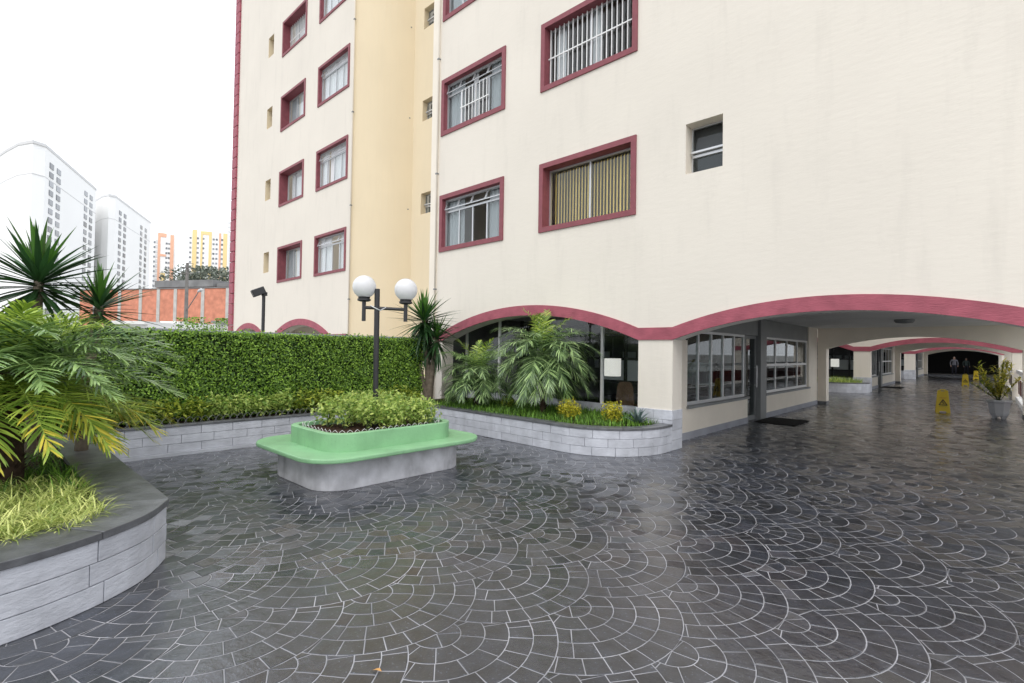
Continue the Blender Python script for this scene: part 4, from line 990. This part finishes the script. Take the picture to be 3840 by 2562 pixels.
# ------------------------------------------------------------------ people far down the passage
def person(pos, rz, label, shirt, scale=1.0, carry=False):
    root = thing('person', pos, label, 'person')
    J = {'pelvis': (0, 0, .95, .13), 'belly': (0, .0, 1.10, .135), 'chest': (0, .0, 1.30, .15), 'neck': (0, 0, 1.46, .055), 'head0': (0, -.01, 1.55, .085), 'head1': (0, -.01, 1.66, .085), 'head2': (0, 0, 1.73, .05)}
    E_ = [('pelvis', 'belly'), ('belly', 'chest'), ('chest', 'neck'), ('neck', 'head0'), ('head0', 'head1'), ('head1', 'head2')]
    for s_, n in ((-1, 'l'), (1, 'r')):
        st = .12*s_
        J.update({n+'hip': (s_*.09, 0, .90, .095), n+'knee': (s_*.10, -.05-st*.6, .50, .06), n+'ankle': (s_*.10, .0-st*.5, .09, .042), n+'toe': (s_*.11, -.14-st*.5, .035, .035),
                  n+'sh': (s_*.19, 0, 1.40, .062), n+'elb': (s_*.27, .03, 1.12, .045), n+'wr': (s_*.25, -.10, .90, .03), n+'hand': (s_*.24, -.14, .83, .032)})
        E_ += [('pelvis', n+'hip'), (n+'hip', n+'knee'), (n+'knee', n+'ankle'), (n+'ankle', n+'toe'), ('chest', n+'sh'), (n+'sh', n+'elb'), (n+'elb', n+'wr'), (n+'wr', n+'hand')]
        for q in range(5):
            a = (q-2)*.012; J[n+'f%d' % q] = (s_*.235+a, -.155-abs(q-2)*-.004, .755+abs(q-2)*.01, .009); E_.append((n+'hand', n+'f%d' % q))
    ks = list(J); me = bpy.data.meshes.new('body'); me.from_pydata([J[k][:3] for k in ks], [(ks.index(a), ks.index(c)) for a, c in E_], [])
    ob = bpy.data.objects.new('tmp_body', me); col.objects.link(ob); ob.modifiers.new('skin', 'SKIN')
    sv = me.skin_vertices[0].data if me.skin_vertices else None
    if sv is None:
        bm = bmesh.new(); bm.from_mesh(me); bm.verts.layers.skin.verify(); bm.to_mesh(me); bm.free(); sv = me.skin_vertices[0].data
    for k, v in zip(ks, sv): v.radius = (J[k][3], J[k][3]*(.78 if k in ('chest', 'belly', 'pelvis') else 1)); v.use_root = k == 'pelvis'
    ss = ob.modifiers.new('sub', 'SUBSURF'); ss.levels = 2; ss.render_levels = 2
    dg = bpy.context.evaluated_depsgraph_get(); bme = bpy.data.meshes.new_from_object(ob.evaluated_get(dg)); bpy.data.objects.remove(ob)
    bme.materials.clear()
    for m_ in ('skin', shirt, 'trousers', 'black', 'hair'): bme.materials.append(M[m_])
    for p in bme.polygons:
        c = p.center; p.use_smooth = True
        if c.z > 1.46: p.material_index = 4 if (c.z > 1.68 or (c.y > .03 and c.z > 1.55)) else 0
        elif c.z < .10: p.material_index = 3
        elif abs(c.x) > .2 and c.z < .9: p.material_index = 0
        elif c.z > .95: p.material_index = 1
        else: p.material_index = 2 if abs(c.x) < .2 else 1
    bo = bpy.data.objects.new('body', bme); col.objects.link(bo); bo.parent = root
    # facial features
    f = MB(); f.lathe((0, -.10), [(.004, 1.60), (.014, 1.585), (.012, 1.575)], 6); f.box(-.022, .022, -.098, -.09, 1.545, 1.551)
    fo_ = bpy.data.objects.new('face', f.mesh('face', M['skin'])); col.objects.link(fo_); fo_.parent = root
    root.rotation_euler = (0, 0, rz); root.scale = (scale,)*3
person((-2.05, 57.6, 0), .15, 'person in a grey top and dark trousers walking at the end of the passage', 'shirt', .92)
person((-1.35, 60.5, .004), .4, 'person in a pale top in the dark hall at the end', 'shirt_pale', .86)

# a dry leaf on the paving
lf = MB(); a = Vector((0, 0, EYE))+pix(865, 1540)*((.006-EYE)/pix(865, 1540).z)
lf.add([a+Vector((-.02, -.012, 0)), a+Vector((0, -.006, .008)), a+Vector((.022, .012, .002)), a+Vector((.002, .014, .009)), a+Vector((-.012, .008, .004))], [(0, 1, 4), (1, 2, 3), (1, 3, 4)])
tag(lf.build('fallen_leaf', M['dry_leaf'], None), 'small dry orange leaf on the fan paving in the foreground', 'leaf')

# ------------------------------------------------------------------ the town behind
def base_xy(px_, d): p = at_depth(px_, 790, d); return (p.x, p.y)
def tower(name, plan, H_, label, mw, faces, floor_h=2.8, z_lo=6, win=(1.5, 1.25), crown=True, stripes=()):
    """plan: list of (x,y); faces: [(i, [fractions along edge i])]"""
    n = len(plan); cx = sum(p[0] for p in plan)/n; cy = sum(p[1] for p in plan)/n
    root = thing(name, (cx, cy, -.08), label, 'tower'); b = MB(); b.prism(plan, -.1, H_); b.build('wall', M[mw], root)
    if crown:
        c = MB(); c.prism([(cx+(x-cx)*1.012, cy+(y-cy)*1.012) for x, y in plan], H_, H_+.9); c.prism([(cx+(x-cx)*1.004, cy+(y-cy)*1.004) for x, y in plan], H_-9.2, H_-8.95)
        c.build('cornice', M['tower_grey' if mw == 'tower_white' else mw], root)
        c = MB(); c.box(cx-6, cx+6, cy-5, cy+5, H_+.9, H_+4); c.box(cx-2, cx+3, cy-3, cy+3, H_+4, H_+6); c.build('water_tank', M['tower_white'], root)
    for (i, fr, mname, wsz) in faces:
        A = Vector((*plan[i], 0)); B_ = Vector((*plan[(i+1) % n], 0)); d = (B_-A); nn = Vector((d.y, -d.x, 0)).normalized()
        if nn.dot(Vector((cx, cy, 0))-A) > 0: nn = -nn
        ang = math.atan2(d.y, d.x); wb = MB(); wb.box(-wsz[0]/2, wsz[0]/2, -.12, .12, 0, wsz[1]); wm = wb.mesh('window', M[mname])
        for t in fr:
            z = z_lo
            while z < H_-4.5:
                p = A+d*t+nn*.08; put('window', wm, root, (p.x, p.y, z), (0, 0, ang)); z += floor_h
    for (i, t0, t1, mname, za, zb) in stripes:
        A = Vector((*plan[i], 0)); B_ = Vector((*plan[(i+1) % n], 0)); d = (B_-A); nn = Vector((d.y, -d.x, 0)).normalized()
        if nn.dot(Vector((cx, cy, 0))-A) > 0: nn = -nn
        P0 = A+d*t0; P1 = A+d*t1; s = MB(); s.prism([(P0.x+nn.x*.3, P0.y+nn.y*.3), (P1.x+nn.x*.3, P1.y+nn.y*.3), (P1.x-nn.x*.3, P1.y-nn.y*.3), (P0.x-nn.x*.3, P0.y-nn.y*.3)], za, zb); s.build('painted_band', M[mname], root)
    return root
def hgt(px_, py_, d): return at_depth(px_, py_, d).z
p1 = [base_xy(-60, 175), base_xy(2, 158), base_xy(28, 153), base_xy(60, 151), base_xy(90, 154), base_xy(210, 197), base_xy(120, 230)]
tower('residential_tower', p1, hgt(60, 325, 151), 'white high-rise with a rounded end at the far left, the nearer of two', 'tower_white',
      [(4, (.10, .22, .76, .88), 'tower_win', (2.9, 1.7)), (0, (.3, .6), 'tower_win', (1.2, 1.2))], 2.85, 8)
p2 = [base_xy(170, 235), base_xy(213, 213), base_xy(225, 208), base_xy(240, 206), base_xy(255, 208), base_xy(338, 252), base_xy(280, 280)]
tower('residential_tower', p2, hgt(240, 448, 206), 'white high-rise between the nearer white tower and the orange one', 'tower_white',
      [(4, (.12, .24, .70, .84), 'tower_win', (2.6, 1.7))], 2.85, 8)
def slab(x0, x1, d, deep): a = base_xy(x0, d); c = base_xy(x1, d*1.02); e = base_xy(x1+4, d*1.02+deep); g_ = base_xy(x0-2, d+deep); return [a, c, e, g_]
p3 = slab(346, 394, 290, 14)
tower('residential_tower', p3, hgt(370, 532, 290), 'orange and white high-rise left of the street pole', 'tower_white', [(0, (.04, .62, .74), 'tower_win', (.9, 1.1)), (0, (.16,), 'tower_grey', (1.4, 2.0))], 2.8, 10, crown=False,
      stripes=[(0, .20, .32, 'tower_orange', 0, hgt(370, 532, 290)), (0, .80, .97, 'tower_orange', 0, hgt(370, 534, 290)), (0, .32, .6, 'tower_orange', hgt(370, 586, 290), hgt(370, 581, 290)), (0, .32, .6, 'tower_orange', hgt(370, 541, 290), hgt(370, 532, 290)), (0, .36, .58, 'tower_yellow', 0, hgt(370, 625, 290))])
p4 = slab(428, 518, 290, 14)
tower('residential_tower', p4, hgt(470, 528, 290), 'yellow and white high-rise behind the trees, right of the street pole', 'tower_white', [(0, (.03, .22, .36, .62, .70, .84), 'tower_win', (1.0, 1.1))], 2.8, 10, crown=False,
      stripes=[(0, .08, .19, 'tower_yellow', 0, hgt(470, 526, 290)), (0, .29, .34, 'tower_yellow', 0, hgt(470, 528, 290)), (0, .50, .57, 'tower_yellow', 0, hgt(470, 528, 290)), (0, .76, .81, 'tower_orange', 0, hgt(470, 530, 290)), (0, .87, .97, 'tower_yellow', 0, hgt(470, 530, 290)), (0, .34, .5, 'tower_yellow', hgt(470, 536, 290), hgt(470, 528, 290))])
p5 = slab(513, 560, 330, 14)
tower('residential_tower', p5, hgt(520, 492, 330), 'pale high-rise half hidden behind the near wing', 'tower_white', [(0, (.12, .3), 'tower_grey', (1.1, 1.2))], 2.8, 12, crown=False)

# brick warehouse with concrete piers
D = 88
A = at_depth(180, 790, D*1.06); B_ = at_depth(570, 790, D*.96); ax = Vector((B_.x-A.x, B_.y-A.y, 0)); ln = ax.length; ax.normalize(); nn = Vector((ax.y, -ax.x, 0))
if nn.dot(Vector((-A.x, -A.y, 0))) < 0: nn = -nn
wh = thing('brick_warehouse', (A.x, A.y, -.08), 'orange brick warehouse with pale concrete piers beyond the hedge', 'warehouse')
def wpos(px_): # distance along the wall for a pixel column
    r = pix(px_, 790); den = r.x*ax.y-r.y*ax.x; return (r.y*A.x-r.x*A.y)/den*1.0
def quadwall(name, s0, s1, z0, z1, off, th, mname, slope=0):
    b = MB(); P = []
    for s_, o_ in ((s0, off), (s1, off), (s1, off-th), (s0, off-th)): q = A+ax*s_+nn*o_; P.append((q.x, q.y))
    zt = [z1, z1+slope, z1+slope, z1]
    b.add([(*p, z0) for p in P]+[(*p, z) for p, z in zip(P, zt)], [(0, 3, 2, 1), (4, 5, 6, 7), (0, 1, 5, 4), (1, 2, 6, 5), (2, 3, 7, 6), (3, 0, 4, 7)]); return b.build(name, M[mname], wh)
zt = hgt(400, 663, D)
quadwall('wall', 0, ln, -.1, zt, 0, .4, 'brick_wall')
for px_ in (215, 272, 320, 361, 400, 463, 520):
    s_ = wpos(px_); quadwall('pier', s_-.33, s_+.33, -.1, zt+.02, .10, .2, 'pier')
quadwall('cornice', 0, ln, zt+.02, zt+.18, .15, .6, 'roof_grey')
s0, s1 = wpos(345), wpos(480); quadwall('roof', s0, s1, zt+.4, hgt(400, 642, D), -.5, 8, 'roof_grey')
quadwall('roof', s1+.3, ln, zt+.4, zt+1.0, -1, 8, 'roof_grey')
# low white buildings behind the wall
def shed(name, x0, x1, d, ytop, label, mname, roof):
    a = base_xy(x0, d); c = base_xy(x1, d); dv = Vector((cF.x, cF.y)).normalized()*6; zt_ = hgt((x0+x1)/2, ytop, d); root = thing(name, (*a, -.08), label, 'shed')
    b = MB(); b.prism([a, c, (c[0]+dv.x, c[1]+dv.y), (a[0]+dv.x, a[1]+dv.y)], -.1, zt_-.25); b.build('wall', M[mname], root)
    b = MB(); b.prism([(a[0]-dv.x*.06, a[1]-dv.y*.06), (c[0]-dv.x*.06, c[1]-dv.y*.06), (c[0]+dv.x*1.05, c[1]+dv.y*1.05), (a[0]+dv.x*1.05, a[1]+dv.y*1.05)], zt_-.25, zt_); b.build('roof', M[roof], root)
shed('white_shed', 245, 338, 40, 737, 'low white flat-roofed shed above the hedge behind the palm', 'white_wall', 'roof_white')
shed('white_shed', 372, 418, 44, 738, 'low white flat-roofed shed above the hedge, left of the street pole', 'white_wall', 'roof_white')
shed('grey_shed', 488, 560, 50, 737, 'low grey-roofed shed beside the near wing', 'white_wall', 'roof_grey')
# street pole
pt, pq = at_depth(425, 603, 52), at_depth(425, 790, 52)
sp = thing('utility_pole', (pq.x, pq.y, -.08), 'concrete street pole with a slanted lamp arm before the brick warehouse', 'utility pole')
b = MB(); b.tube([(pq.x, pq.y, -.1), (pq.x, pq.y, pt.z)], [.22, .14], 10); b.build('pole', M['pole_grey'], sp)
a0 = at_depth(426, 716, 52); a1 = at_depth(457, 668, 51); b = MB(); b.tube([a0, a1], .05, 6); b.build('lamp_arm', M['pole_grey'], sp)
a2 = at_depth(463, 665, 51); b = MB(); b.tube([a1-(a2-a1)*.6, a1, a2, a2+(a2-a1)*.3], [.05, .16, .18, .06], 8); b.build('lamp_head', M['alu'], sp)
for dy in (.5, 1.1): 
    c = Vector((pt.x, pt.y, pt.z-dy)); b = MB(); b.tube([c-hx*.5, c+hx*.8], .05, 6); b.build('cross_arm', M['pole_grey'], sp)
b = MB(); c = Vector((pt.x, pt.y, pt.z-.9)); b.tube([c+hx*.2+Vector((0, 0, .1)), c+hx*.75+Vector((0, 0, .35)), c+hx*.85+Vector((0, 0, .8)), c+hx*.2+Vector((0, 0, .85))], .03, 6); b.build('cable_loop', M['pole_grey'], sp)
# far trees
def far_tree(px_, ytop, d, w_, label, n=3800, mname='leaf_tree', leaf=.8):
    c = base_xy(px_, d); zt_ = hgt(px_, ytop, d); root = thing('tree', (*c, -.08), label, 'tree'); b = MB(); rad = w_/2; h_ = min(zt_*.8, w_*1.1)
    b.tube([(*c, -.1), (c[0]+.2, c[1], zt_*.5), (c[0], c[1]+.2, zt_-h_*.4)], [.3, .22, .1], 7)
    for k in range(6): a = rnd(0, 6.28); b.tube([(c[0], c[1], zt_-h_*.8), (c[0]+math.cos(a)*rad*.6, c[1]+math.sin(a)*rad*.6, zt_-h_*rnd(.15, .5))], [.1, .03], 5)
    b.build('trunk', M['trunk_pale'], root); f = MB(); pts = []
    cl = [(c[0]+random.gauss(0, rad*.45), c[1]+random.gauss(0, rad*.45), zt_-h_*.5+random.gauss(0, h_*.22), rad*rnd(.28, .5)) for _ in range(22)]
    for _ in range(n):
        q = random.choice(cl); v = Vector((random.gauss(0, 1), random.gauss(0, 1), random.gauss(0, 1))).normalized()*q[3]*random.random()**.4; pts.append((q[0]+v.x, q[1]+v.y, min(q[2]+v.z*.8, zt_)))
    leaf_mesh_cloud(f, pts, leaf, .6, .4); o = f.build('crown', M[mname], root); o['kind'] = 'stuff'
for px_, yt, d, w_, lb in ((448, 628, 150, 9, 'leftmost grey-green tree behind the warehouse, by the pole'), (472, 610, 165, 11, 'tallest grey-green tree behind the warehouse roof'), (495, 622, 155, 10, 'grey-green tree behind the warehouse, second from the wing'), (517, 612, 160, 11, 'grey-green tree nearest the wing, behind the warehouse')): far_tree(px_, yt, d, w_*1.4, lb)
far_tree(467, 732, 34, 3.4, 'round green bush showing just above the hedge', 4500, 'leaf_hedge', .14)
